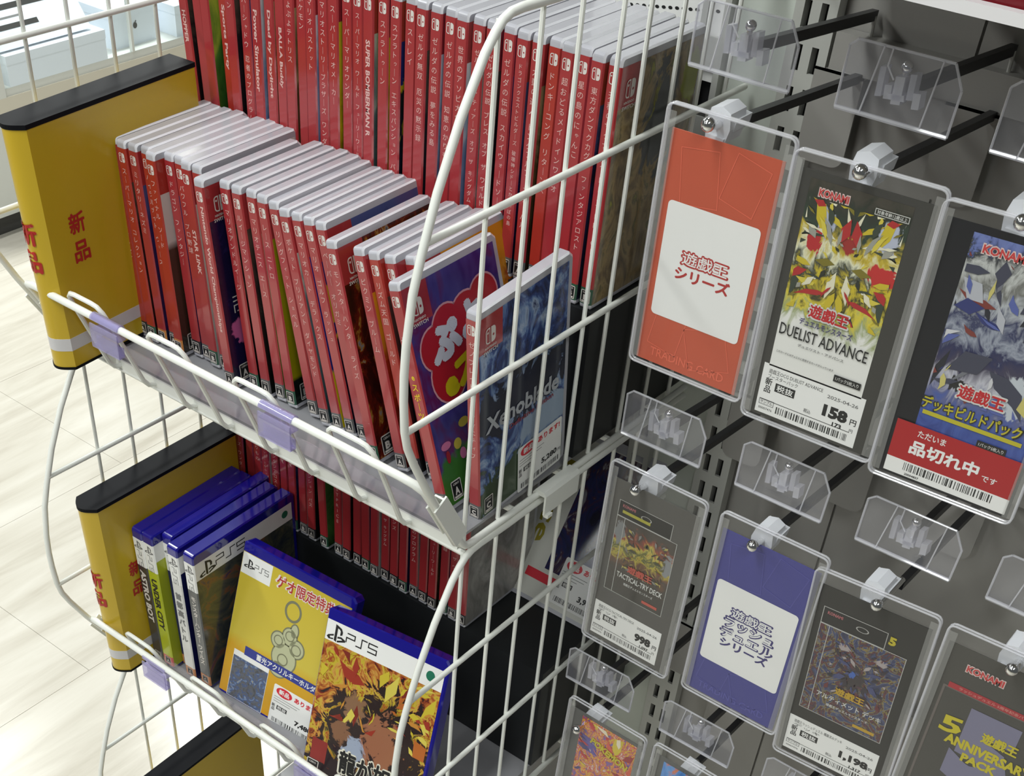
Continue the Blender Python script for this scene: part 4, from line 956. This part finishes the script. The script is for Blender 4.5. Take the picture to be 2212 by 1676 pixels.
# ------------------------------------------------------------------ hanging card holders
YH = -207.0
def holder(x0, x1, z0, z1, hx, zt, label, tilt=0.0, yaw=0.0, insert_mat=None, ins=None):
    """clear hard sleeve hanging from a white clip; local origin at the bottom centre of the sleeve"""
    w, h = x1 - x0, z1 - z0
    t = empty('card_holder', ((x0 + x1) / 2, YH, z0), (0, tilt, yaw)); tag(t, label, 'card holder', 'clear card holders hanging from hooks')
    s = MB(); quad_mb(s, (0, -2.0, h / 2), X, Z, w, h, rad=4); quad_mb(s, (0, 0.8, h / 2), -X, Z, w, h, rad=4)
    sl = s.build('sleeve', CLEARS, t)
    e = MB()
    for r_ in ((-2.0), (0.8)):
        pts = []
        for cx, cz, a0 in ((w / 2 - 4, 4, -90), (w / 2 - 4, h - 4, 0), (-w / 2 + 4, h - 4, 90), (-w / 2 + 4, 4, 180)):
            for k in range(4): a = math.radians(a0 + 90 * k / 3); pts.append((cx + 4 * math.cos(a), r_, cz + 4 * math.sin(a)))
        pts.append(pts[0]); e.tube(pts, 0.75, 6, caps=False)
    e.build('sleeve_edge', CLEARE, sl, True)
    b = MB(); quad_mb(b, (-w / 2 + 3.6, -2.2, h / 2), X, Z, 6.0, h - 8); quad_mb(b, (w / 2 - 3.2, -2.2, h / 2), X, Z, 5.2, h - 8)
    b.build('side_seam', CLEARRIM, sl)
    iw, ih = ins if ins else (w - 14, h - 14)
    MB().box(-iw / 2, -0.6, 3, iw / 2, 0.2, 3 + ih).build('insert_card', insert_mat or mat('dark_insert', rgb(58, 57, 54), 0.45), t)
    # white clip on the prong
    cxl = hx - (x0 + x1) / 2; cz = zt - z0; dy = -YH
    c = MB(); R1 = Vector((0, 0, 0))
    c.extrude([(cxl - 7, cz - 9), (cxl + 6, cz - 10), (cxl + 8, cz - 2), (cxl + 7, cz + 7), (cxl + 1, cz + 10), (cxl - 6, cz + 8), (cxl - 8, cz)], 4, 22, 0, 1)
    c.extrude([(cxl - 8, cz - 3), (cxl + 8, cz - 4), (cxl + 9, cz + 3), (cxl - 7, cz + 5)], 9, 27, 0, 1)
    c.extrude([(cxl - 4, cz - 19), (cxl + 5, cz - 20), (cxl + 6, cz - 7), (cxl - 5, cz - 6)], 2, 4.5, 0, 1)
    c.build('hang_clip', CLIPW, t)
    return t, w, h
FI = -0.75
def price_label(t, cx, cz, w, h, price, sub, name1='遊戯王OCG デュエル', name2='パック', dots='2025-04-26'):
    s = quad_mb(MB(), (cx, FI, cz), X, Z, w, h).build('price_label', WHITEP, t)
    P = lambda x, y, d=0.06: (cx + x * w, FI - d, cz + y * h)
    q = MB()
    text_mb(q, price, P(0.26, 0.02), X, Z, 0, bold=0.06, fit=w * (0.24 if len(price) < 4 else 0.32), hfit=h * 0.24)
    text_mb(q, '円', P(0.44, -0.02), X, Z, 0, bold=0.02, fit=w * 0.06, hfit=h * 0.12)
    text_mb(q, sub, P(0.30, -0.19), X, Z, 0, bold=0.04, fit=w * (0.09 if len(sub) < 4 else 0.13), hfit=h * 0.09)
    text_mb(q, '円', P(0.44, -0.19), X, Z, 0, fit=w * 0.035, hfit=h * 0.07, mi=2)
    text_mb(q, '新\n品', P(-0.42, 0.08), X, Z, 0, bold=0.02, fit=w * 0.07, hfit=h * 0.30)
    quad_mb(q, P(-0.25, 0.09), X, Z, w * 0.20, h * 0.17); text_mb(q, '税抜', P(-0.25, 0.09, 0.12), X, Z, 0, bold=0.02, fit=w * 0.165, hfit=h * 0.13, mi=1)
    text_mb(q, name1, P(-0.17, 0.37), X, Z, 0, bold=0.012, fit=w * 0.54, hfit=h * 0.09); text_mb(q, name2, P(-0.29, 0.265), X, Z, 0, bold=0.012, fit=w * 0.30, hfit=h * 0.085)
    text_mb(q, dots, P(0.30, 0.30), X, Z, 0, fit=w * 0.30, hfit=h * 0.07, mi=2)
    text_mb(q, '税込', P(0.0, -0.13), X, Z, 0, fit=w * 0.07, hfit=h * 0.08, mi=2)
    quad_mb(q, P(-0.02, -0.225), X, Z, w * 0.90, h * 0.012)
    frame_mb(q, P(-0.40, -0.27), X, Z, w * 0.15, h * 0.12, h * 0.012, 2); text_mb(q, 'サンプル', P(-0.40, -0.27, 0.08), X, Z, 0, fit=w * 0.12, hfit=h * 0.07, mi=2)
    text_mb(q, '00007476', P(-0.40, -0.40), X, Z, 0, fit=w * 0.14, hfit=h * 0.05, mi=2)
    rr = random.Random(int(price.replace(',', ''))); xx = -0.29
    while xx < 0.42:
        b = rr.choice((0.004, 0.007, 0.012)); quad_mb(q, P(xx, -0.35), X, Z, w * b, h * 0.14); xx += b + rr.choice((0.005, 0.009, 0.014))
    q.build('label_print', [BLACKINK, WHITEP, GREYINK], s)
    return s
def series_card(t, w, h, base, ink, lines, name, iw, ih):
    """coloured insert with a rounded white panel, outlined lettering and faint card outlines"""
    faint = mat(name + '_faint', tuple(min(1, c * 1.35 + 0.02) for c in base[:3]) + (1,), 0.45)
    q = MB()
    for (x, z, a, ww, hh) in ((-14, ih - 24, 8, 26, 34), (16, ih - 20, -14, 24, 30), (12, 22, 18, 30, 28), (-18, 24, -10, 22, 26)):
        r_ = Vector((math.cos(math.radians(a)), 0, math.sin(math.radians(a)))); u_ = Vector((-r_.z, 0, r_.x))
        frame_mb(q, (x, FI - 0.03, 3 + z), r_, u_, ww, hh, 0.5)
    text_mb(q, 'TRADING CARD', (0, FI - 0.03, 11), X, Z, 0, bold=0.01, fit=iw * 0.74, hfit=6)
    q.build('faint_print', faint, t)
    pw, ph = iw * 0.855, ih * 0.50; pz = 3 + ih * 0.475
    quad_mb(MB(), (0, FI - 0.1, pz), X, Z, pw, ph, rad=3).build('white_panel', WHITEP, t)
    n = len(lines); lh = 10.5 if n <= 2 else 9.6; z0 = pz + (n - 1) * lh / 2
    q = MB(); inkm = mat(name + '_ink', ink, 0.45)
    for k, (s, outl, wf) in enumerate(lines):
        z = z0 - k * lh
        if outl:
            text_mb(q, s, (0, FI - 0.16, z), X, Z, 0, bold=0.095, fit=wf * 1.05, hfit=10.6, mi=0)
            text_mb(q, s, (0, FI - 0.24, z), X, Z, 0, bold=0.018, fit=wf * 0.97, hfit=8.4, mi=1)
        else: text_mb(q, s, (0, FI - 0.18, z), X, Z, 0, bold=0.05, fit=wf, hfit=8.6, mi=0)
    q.build('panel_lettering', [inkm, WHITEP], t)

OR = rgb(190, 84, 58); BL = rgb(64, 64, 136)
t, w, h = holder(49.5, 133, 1124.5, 1291.5, 80.5, 1285, 'clear holder with an orange card and white panel with red lettering', insert_mat=mat('orange_card', OR, 0.4, noise=0.08, nscale=14), ins=(74.5, 150), tilt=-0.3)
series_card(t, w, h, OR, rgb(176, 50, 48), [('遊戯王', True, 33), ('シリーズ', False, 39)], 'orange_card', 74.5, 150)
t, w, h = holder(140, 220.5, 876, 1042.5, 170, 1029.5, 'clear holder with a blue card and white panel with dark blue lettering', insert_mat=mat('blue_card', BL, 0.4, noise=0.08, nscale=14), ins=(75, 150))
series_card(t, w, h, BL, rgb(58, 52, 112), [('遊戯王', True, 33), ('ラッシュ', True, 40), ('デュエル', True, 42), ('シリーズ', False, 39)], 'blue_card', 75, 150)

KON = mat('brand_red', rgb(196, 60, 60), 0.4); PALEINK = mat('pale_ink', rgb(206, 206, 202), 0.45)
def konami(t, x, z, w, h):
    q = text_mb(MB(), 'KONAMI', (x, FI - 0.2, z), X, Z, 0, bold=0.09, fit=w * 1.05, hfit=h * 1.35); text_mb(q, 'KONAMI', (x, FI - 0.3, z), X, Z, 0, bold=0.03, fit=w, hfit=h, mi=1)
    return q.build('brand_lettering', [mat('brand_pale', rgb(214, 190, 186), 0.4), KON], t)
# first dark card: golden machine picture fading to white
t, w, h = holder(136, 225, 1120, 1288.5, 174.5, 1285, 'clear dark holder with a gold and green picture fading to white, priced 158', insert_mat=mat('dark_insert', rgb(58, 57, 54), 0.45), ins=(80, 156), tilt=-1.2)
quad_mb(MB(), (-2, FI, 96.5), X, Z, 61.5, 117).build('pack_picture', art('pack_gold', [(0, rgb(220, 220, 214)), (0.26, rgb(224, 224, 218)), (0.34, rgb(150, 160, 110)), (0.40, rgb(214, 196, 60)), (0.47, rgb(34, 40, 30)), (0.54, rgb(206, 186, 44)), (0.60, rgb(40, 50, 48)), (0.66, rgb(220, 220, 190)), (0.72, rgb(190, 168, 50)), (0.80, rgb(40, 58, 46)), (0.9, rgb(40, 46, 38)), (1, rgb(64, 60, 52))], 4.4, 3, 'v', 2.0, amount=0.42,
    blobs=((0.24, 0.82, 0.10, 0.085, rgb(170, 176, 196)), (0.85, 0.83, 0.10, 0.085, rgb(176, 182, 200)), (0.5, 0.74, 0.10, 0.06, rgb(150, 40, 36)), (0.17, 0.70, 0.07, 0.08, rgb(176, 34, 40)), (0.85, 0.64, 0.18, 0.06, rgb(186, 40, 40)), (0.5, 0.1, 0.9, 0.19, rgb(226, 226, 222)))), t)
shards(t, -2, 112, 58, 66, [(196, 176, 40), (36, 40, 30), (220, 216, 190), (28, 34, 30), (206, 190, 70), (120, 110, 30), (52, 62, 50), (150, 150, 140), (170, 36, 38)], 62, 5)
konami(t, -17, 148.5, 18, 4.2)
q = MB(); frame_mb(q, (18, FI - 0.65, 147.5), X, Z, 20, 3.6, 0.4); text_mb(q, '対象年齢12歳以上', (18, FI - 0.65, 147.5), X, Z, 0, fit=17.5, hfit=2.2); q.build('age_print', PALEINK, t)
q = text_mb(MB(), '遊戯王', (-3, FI - 0.65, 81), X, Z, 0, bold=0.09, fit=27, hfit=10.5); text_mb(q, '遊戯王', (-3, FI - 0.75, 81), X, Z, 0, bold=0.04, fit=25, hfit=8.4, mi=1); q.build('pack_logo', [PALEINK, mat('logo_red', rgb(186, 32, 40), 0.4)], t)
lettering('pack_sublogo', t, mat('logo_violet', rgb(70, 64, 110), 0.4), 'デュエルモンスターズ', (-3, FI - 0.70, 73), X, Z, bold=0.03, fit=34, hfit=4.2)
lettering('pack_title', t, BLACKINK, 'DUELIST ADVANCE', (-2.5, FI - 0.75, 64.5), X, Z, bold=0.005, fit=57, hfit=7.5)
lettering('pack_subtitle', t, GREYINK, 'デュエリスト・アドバンス', (-2.5, FI - 0.70, 57.5), X, Z, fit=30, hfit=2)
lettering('small_print', t, GREYINK, 'このカードにはデュエルに使用するカードが入っています', (-11, FI - 0.70, 49.5), X, Z, fit=38, hfit=1.6)
q = quad_mb(MB(), (18, FI - 0.70, 45.5), X, Z, 17.5, 4.4); text_mb(q, '1パック5枚入り', (18, FI - 0.77, 45.5), X, Z, 0, fit=15, hfit=2.6, mi=1); q.build('count_print', [BLACKINK, PALEINK], t)
price_label(t, -2, 22, 68, 34, '158', '173', '遊戯王OCG DUELIST ADVANCE', 'ブースターパック')
# out-of-stock card
t, w, h = holder(225.5, 314, 1118, 1287, 263.4, 1285, 'clear holder with a blue monster-free pack picture and a red out-of-stock label'.replace(' monster-free', ''), insert_mat=mat('black_insert', rgb(10, 12, 22), 0.4), ins=(82, 157), tilt=-1.8)
quad_mb(MB(), (8, FI, 96.5), X, Z, 66, 119).build('pack_picture', art('pack_blue', [(0, rgb(40, 58, 130)), (0.12, rgb(60, 84, 160)), (0.22, rgb(90, 96, 140)), (0.32, rgb(186, 186, 196)), (0.40, rgb(60, 56, 80)), (0.48, rgb(30, 36, 80)), (0.55, rgb(150, 156, 170)), (0.62, rgb(40, 46, 86)), (0.70, rgb(176, 180, 186)), (0.78, rgb(110, 110, 106)), (0.86, rgb(190, 192, 190)), (0.93, rgb(36, 40, 46)), (0.97, rgb(96, 110, 168)), (1, rgb(110, 124, 180))], 4.2, 7, 'v', 2.4, amount=0.38,
    blobs=((0.75, 0.32, 0.22, 0.10, rgb(186, 192, 200)), (0.25, 0.29, 0.10, 0.04, rgb(30, 30, 34)), (0.85, 0.52, 0.10, 0.06, rgb(170, 80, 50)))), t)
shards(t, 8, 104, 64, 84, [(176, 178, 186), (30, 32, 44), (44, 52, 110), (200, 200, 204), (110, 112, 120), (60, 62, 80), (196, 186, 110), (120, 50, 44), (84, 96, 160)], 64, 11, mirror=False, long=0.55)
konami(t, -6, 149, 24, 4.6)
q = text_mb(MB(), '遊戯王', (6, FI - 0.50, 69), X, Z, 0, bold=0.09, fit=29, hfit=10.5); text_mb(q, '遊戯王', (6, FI - 0.60, 69), X, Z, 0, bold=0.04, fit=27, hfit=8.4, mi=1); q.build('pack_logo', [PALEINK, mat('logo_red', rgb(186, 32, 40), 0.4)], t)
q = text_mb(MB(), 'デッキビルドパック', (4, FI - 0.50, 56), X, Z, 0, bold=0.07, fit=60, hfit=9.5); text_mb(q, 'デッキビルドパック', (4, FI - 0.60, 56), X, Z, 0, bold=0.03, fit=58, hfit=8, mi=1)
quad_mb(q, (6, FI - 0.55, 49.6), X, Z, 58, 2.6, 1); q.build('pack_title', [BLACKINK, mat('title_gold', rgb(186, 176, 40), 0.4)], t)
q = quad_mb(MB(), (20, FI - 0.55, 42), X, Z, 17, 4.2); text_mb(q, '1パック5枚入り', (20, FI - 0.62, 42), X, Z, 0, fit=14.5, hfit=2.4, mi=1); q.build('count_print', [BLACKINK, PALEINK], t)
quad_mb(MB(), (2, FI - 0.65, 27.5), X, Z, 75, 25).build('red_label', mat('stock_red', rgb(168, 22, 28), 0.4), t)
q = text_mb(MB(), 'ただいま', (-13, FI - 0.75, 35), X, Z, 0, bold=0.02, fit=17, hfit=4.4); text_mb(q, '品切れ中', (-3, FI - 0.75, 25.5), X, Z, 0, bold=0.05, fit=42, hfit=9.5); text_mb(q, 'です', (25, FI - 0.75, 22.5), X, Z, 0, bold=0.02, fit=9, hfit=4); q.build('red_label_print', WHITEP, t)
s = quad_mb(MB(), (2, FI - 0.65, 10), X, Z, 75, 10).build('barcode_strip', WHITEP, t)
q = MB(); rr = random.Random(4); xx = -24.0
while xx < 30: b = rr.choice((0.3, 0.5, 0.9)); quad_mb(q, (xx, FI - 0.75, 11.4), X, Z, b, 5.2); xx += b + rr.choice((0.4, 0.7, 1.1))
text_mb(q, '20004857', (-18, FI - 0.75, 6.6), X, Z, 0, fit=9, hfit=1.5); q.build('barcode', BLACKINK, s)

def pack_frame(t, cx, z0, z1, w, tabw, picture, logo2, title, tcol, spal):
    """carton with a hanging tab, outlined in white"""
    zt_ = z1 - 14
    quad_mb(MB(), (cx, FI, (z0 + zt_) / 2), X, Z, w, zt_ - z0).build('pack_picture', picture, t)
    q = MB(); quad_mb(q, (cx - (w - tabw) / 2, FI, (zt_ + z1) / 2), X, Z, tabw, z1 - zt_, 1)
    frame_mb(q, (cx, FI - 0.08, (z0 + zt_) / 2), X, Z, w, zt_ - z0, 0.5); frame_mb(q, (cx - (w - tabw) / 2, FI - 0.08, (zt_ + z1) / 2), X, Z, tabw, z1 - zt_, 0.5)
    quad_mb(q, (cx - w / 2 + 7, FI - 0.09, (z0 + zt_) / 2), X, Z, 0.5, zt_ - z0)
    shards(t, cx + 3, (z0 + zt_) / 2 + 8, w * 0.66, (zt_ - z0) * 0.56, spal, 46, int(w), y=FI - 0.1)
    ellipse_mb(q, (cx - 2, FI - 0.12, z1 - 6.5), X, Z, 4.6, 2.2, 0, 18, inner=0.82)
    q.build('pack_outline', [mat('outline_grey', rgb(176, 176, 172), 0.4), mat('tab_dark', rgb(34, 33, 33), 0.4)], t)
    q = text_mb(MB(), logo2, (cx + 2, FI - 0.55, z0 + 28), X, Z, 0, bold=0.05, fit=22, hfit=6.5); text_mb(q, title, (cx + 3, FI - 0.2, z0 + 19), X, Z, 0, bold=0.02, fit=w * 0.78, hfit=5, mi=1)
    text_mb(q, '遊戯王デュエルモンスターズ', (cx + 3, FI - 0.2, z0 + 12.5), X, Z, 0, fit=w * 0.5, hfit=2.4, mi=1)
    quad_mb(q, (cx + w * 0.28, FI - 0.2, z0 + 5), X, Z, w * 0.26, 2.6, 0); q.build('pack_lettering', [tcol, PALEINK], t)
    q = text_mb(MB(), 'KONAMI', (cx - w / 2 + 9, FI - 0.2, z1 - 4), X, Z, 0, bold=0.03, fit=11, hfit=2.6); q.build('brand_lettering', mat('brand_dull', rgb(176, 104, 108), 0.4), t)
t, w, h = holder(46.5, 125.5, 873.5, 1042.5, 75.8, 1029.5, 'clear holder with a charcoal card showing an outlined gold pack, priced 998', insert_mat=mat('charcoal_insert', rgb(84, 82, 79), 0.45), ins=(72, 152), tilt=0.9)
pack_frame(t, -2, 55, 139, 52, 46, art('pack_tactical', [(0, rgb(40, 36, 32)), (0.36, rgb(52, 44, 38)), (0.48, rgb(96, 60, 36)), (0.56, rgb(176, 160, 50)), (0.62, rgb(60, 70, 36)), (0.70, rgb(186, 172, 70)), (0.76, rgb(140, 60, 40)), (0.85, rgb(62, 52, 44)), (1, rgb(56, 50, 46))], 4.5, 9, 'v', 2.4, amount=0.5,
    blobs=((0.08, 0.8, 0.09, 0.16, rgb(120, 122, 124)), (0.92, 0.66, 0.09, 0.16, rgb(126, 128, 130)))), '遊戯王', 'TACTICAL-TRY DECK', mat('logo_dull_red', rgb(186, 84, 70), 0.4), [(150, 136, 40), (60, 58, 30), (176, 164, 84), (110, 50, 34), (90, 84, 40), (40, 34, 28), (126, 124, 120)])
q = quad_mb(MB(), (-12, FI - 0.2, 130), X, Z, 24, 2.6); q.build('yellow_strip', mat('strip_yellow', rgb(170, 164, 60), 0.4), t)
price_label(t, -2.5, 23.5, 61, 33.5, '998', '1,097', '遊戯王OCG TACTICAL-TRY DECK', 'デッキ')
t, w, h = holder(222.5, 308.5, 866.5, 1036, 260.7, 1029.5, 'clear holder with a black card showing an outlined blue pack, priced 1,198', insert_mat=mat('near_black_insert', rgb(44, 43, 41), 0.45), ins=(79, 155), tilt=-3.0)
pack_frame(t, -1, 50, 142, 62, 46, art('pack_ring', [(0, rgb(22, 24, 50)), (0.3, rgb(40, 46, 86)), (0.45, rgb(70, 78, 110)), (0.5, rgb(140, 120, 44)), (0.56, rgb(30, 26, 40)), (0.66, rgb(96, 36, 44)), (0.78, rgb(30, 30, 56)), (1, rgb(60, 66, 104))], 4.2, 5, 'n', 2.6,
    blobs=((0.5, 0.56, 0.16, 0.16, rgb(40, 28, 36)), (0.5, 0.6, 0.05, 0.05, rgb(50, 90, 170)))), '遊戯王', 'アルティメット デッキ', mat('logo_amber', rgb(186, 150, 40), 0.4), [(96, 34, 40), (40, 30, 44), (130, 112, 44), (60, 66, 110), (160, 150, 150), (28, 26, 40), (70, 40, 56)])
q = text_mb(MB(), '5', (18, FI - 0.3, 137), X, Z, 0, bold=0.06, fit=5, hfit=7); q.build('yellow_numeral', mat('strip_yellow2', rgb(186, 172, 40), 0.4), t)
price_label(t, -2, 23, 69, 33, '1,198', '1,317', '遊戯王ラッシュデュエル 構築済みデッキ', 'デッキ')
# yellow-lettered dark card at the right edge
t, w, h = holder(310, 396, 869, 1039, 350.3, 1029.5, 'clear holder with a dark card and yellow anniversary lettering at the right edge', insert_mat=mat('olive_insert', rgb(72, 70, 66), 0.45), ins=(80, 154), tilt=-1.6)
konami(t, -12, 143, 24, 5)
q = quad_mb(MB(), (4, FI - 0.1, 125.5), X, Z, 70, 4.4); text_mb(q, 'ラッシュデュエル 5周年記念パック', (0, FI - 0.2, 125.5), X, Z, 0, fit=48, hfit=2.4, mi=1); q.build('red_strip', [mat('strip_red', rgb(168, 44, 52), 0.4), mat('strip_pink', rgb(206, 140, 130), 0.4)], t)
q = MB(); frame_mb(q, (2, FI - 0.05, 76), X, Z, 72, 96, 1.6); q.build('pack_outline', mat('outline_brown', rgb(104, 96, 92), 0.4), t)
q = text_mb(MB(), '5', (4, FI - 0.12, 82), X, Z, 0, bold=0.08, fit=40, hfit=66); q.build('pale_numeral', mat('pale_violet', rgb(122, 120, 144), 0.4), t)
q = text_mb(MB(), '5', (-20, FI - 0.3, 95), (0.95, 0, 0.1), Z, 0, bold=0.03, fit=15, hfit=14); text_mb(q, '遊戯王', (12, FI - 0.3, 97), X, Z, 0, bold=0.05, fit=24, hfit=9)
text_mb(q, 'ANNIVERSARY', (8, FI - 0.3, 84), X, Z, 0, bold=0.05, fit=58, hfit=8.5); text_mb(q, 'PACK', (5, FI - 0.3, 74), X, Z, 0, bold=0.05, fit=24, hfit=7.5); q.build('yellow_lettering', mat('lettering_yellow', rgb(196, 182, 36), 0.4), t)
# bottom row
t, w, h = holder(42, 118, 633, 801, 61, 774.5, 'clear holder with a bright red, yellow and violet card at the bottom', insert_mat=mat('grey_insert', rgb(92, 92, 90), 0.45), ins=(71, 154), tilt=1.2)
quad_mb(MB(), (4, FI, 96), X, Z, 55, 116).build('pack_picture', art('pack_party', [(0, rgb(70, 64, 150)), (0.25, rgb(120, 90, 150)), (0.42, rgb(186, 60, 56)), (0.52, rgb(214, 190, 40)), (0.6, rgb(206, 90, 70)), (0.72, rgb(176, 50, 56)), (0.82, rgb(214, 206, 190)), (0.9, rgb(196, 76, 66)), (1, rgb(206, 150, 110))], 6.5, 4, 'n', 2.2), t)
shards(t, 4, 96, 54, 112, [(186, 40, 46), (206, 184, 40), (90, 76, 150), (214, 120, 90), (226, 214, 190), (150, 30, 40), (60, 50, 110), (206, 80, 60)], 60, 21, y=FI - 0.05, mirror=False, long=0.6)
lettering('pack_title', t, mat('lettering_yellow', rgb(196, 182, 36), 0.4), 'POKEMON', (8, FI - 0.7, 128), (0.95, 0, -0.25), (0.25, 0, 0.95), bold=0.05, fit=40, hfit=8)
t, w, h = holder(128, 206, 635, 803, 156, 774.5, 'clear holder with a sky blue and orange card at the bottom edge', insert_mat=mat('grey_insert', rgb(92, 92, 90), 0.45), ins=(72, 154), tilt=0.6)
quad_mb(MB(), (2, FI, 94), X, Z, 60, 118).build('pack_picture', art('pack_sky', [(0, rgb(60, 110, 190)), (0.5, rgb(90, 150, 214)), (0.7, rgb(200, 110, 80)), (1, rgb(226, 150, 110))], 3, 2, 'n', 1.4), t)

# ------------------------------------------------------------------ shelf above the hooks and cards behind the games
t = empty('upper_shelf', (330, -120, 1386.5)); tag(t, 'grey shelf with a white front edge at the upper right above the hooks', 'shelf')
MB().box(-272, -125, -4, 300, 108, 0.2).build('board', WALLG, t)
MB().box(-272, -131, -4.5, 300, -125, 1.2).build('front_edge', mat('shelf_edge_white', rgb(222, 220, 222), 0.4), t)
p = MB().box(330 - 250, -243, 1386.8, 610, -120, 1450).build('red_carton', mat('dark_red_carton', rgb(110, 14, 26), 0.35))
tag(p, 'dark red carton standing on the shelf at the upper right corner', 'carton')
t = empty('white_card', (-75, -8, 1236)); tag(t, 'white card with a row of small dark holes behind the top of the back row', 'card')
MB().box(-62, -1, 0, 50, 0, 130).build('card_sheet', WHITEP, t)
q = MB()
for k in range(14): ellipse_mb(q, (-30 + 5.5 * k, -1.15, 37 + 0.8 * k), X, Z, 1.8, 1.2, 0, 10)
q.build('punched_holes', BLACKINK, t)

# ------------------------------------------------------------------ display counter across the aisle
t = empty('display_counter', (-2800, 1500, 0)); tag(t, 'white display counter with a glass front across the aisle', 'counter')
CW = mat('counter_white', rgb(208, 210, 204), 0.35); CB = mat('counter_cream', rgb(206, 200, 184), 0.4)
MB().box(-300, -640, 60, 283, 1200, 300).build('base_cabinet', CW, t)
MB().box(-300, -660, 0, 250, 1200, 60).build('plinth', mat('counter_plinth', rgb(70, 70, 68), 0.5), t)
MB().box(-300, -660, 300, 284, 1200, 352).build('apron', CB, t)
MB().box(-300, -660, 352, 280, 1200, 372).build('counter_top', CW, t)
MB().box(278, -520, 372, 282, 1200, 640).build('glass_front', clear('glass_pane', (0.97, 0.99, 0.99), 0.02, (0.7, 0.75, 0.75)), t)
MB().box(260, -530, 352, 284, -490, 900).box(272, -72, 372, 284, -64, 700).build('corner_post', CW, t)
MB().box(-300, -660, 640, -200, 1200, 900).build('back_board', mat('counter_back', rgb(96, 104, 102), 0.5), t)
WB = mat('box_white', rgb(236, 243, 252), 0.3)
def phone_box(x0, y0, x1, y1, z0, z1, label, mark=False):
    t = empty('phone_box', ((x0 + x1) / 2, (y0 + y1) / 2, z0)); tag(t, label, 'box', 'white boxes on the counter')
    a, b = (x1 - x0) / 2, (y1 - y0) / 2
    MB().box(-a, -b, 0, a, b, z1 - z0 - 8).build('tray', WB, t); MB().box(-a - 1, -b - 1, z1 - z0 - 22, a + 1, b + 1, z1 - z0).build('lid', WB, t)
    if mark:
        q = ellipse_mb(MB(), (0, -b - 1.3, (z1 - z0) * 0.5), X, Z, 6, 7); ellipse_mb(q, (2.5, -b - 1.3, (z1 - z0) * 0.5 + 8.5), (0.7, 0, 0.7), (-0.7, 0, 0.7), 2.6, 1.3)
        ellipse_mb(q, (a + 1.3, 0, (z1 - z0) * 0.5), Y, Z, 7, 8); ellipse_mb(q, (a + 1.3, 3, (z1 - z0) * 0.5 + 10), (0, 0.7, 0.7), (0, -0.7, 0.7), 3, 1.5); q.build('round_mark', BLACKINK, t)
    return t
phone_box(-2760, 1030, -2520, 1345, 372, 446, 'flat white box under the price cards on the display counter')
phone_box(-2760, 1400, -2560, 1560, 372, 470, 'white box with a small dark round mark on the display counter', True)
phone_box(-2740, 1600, -2530, 1900, 372, 452, 'white box at the far end of the display counter beside the red games')
def price_board(y0, y1, z0, label):
    t = empty('price_board', (-2540, (y0 + y1) / 2, z0), (0, -38, 0)); tag(t, label, 'price card', 'price cards on the counter')
    b = (y1 - y0) / 2
    MB().box(-3, -b, 0, 0, b, 190).build('board', WB, t)
    q = MB()
    for k, (z, hh, l) in enumerate(((150, 14, 1.0), (122, 5, 0.5), (100, 14, 0.8), (74, 5, 0.4), (52, 13, 0.55))):
        quad_mb(q, (0.4, -b + b * l, z), Y, Z, 2 * b * l * 0.94, hh, 0 if hh > 8 else 1)
    q.build('printed_lines', [BLACKINK, GREYINK], t)
price_board(1020, 1320, 452, 'white price card with black bars leaning above the flat white box')

bpy.data.objects.remove(_to, do_unlink=True); bpy.data.curves.remove(_tc)
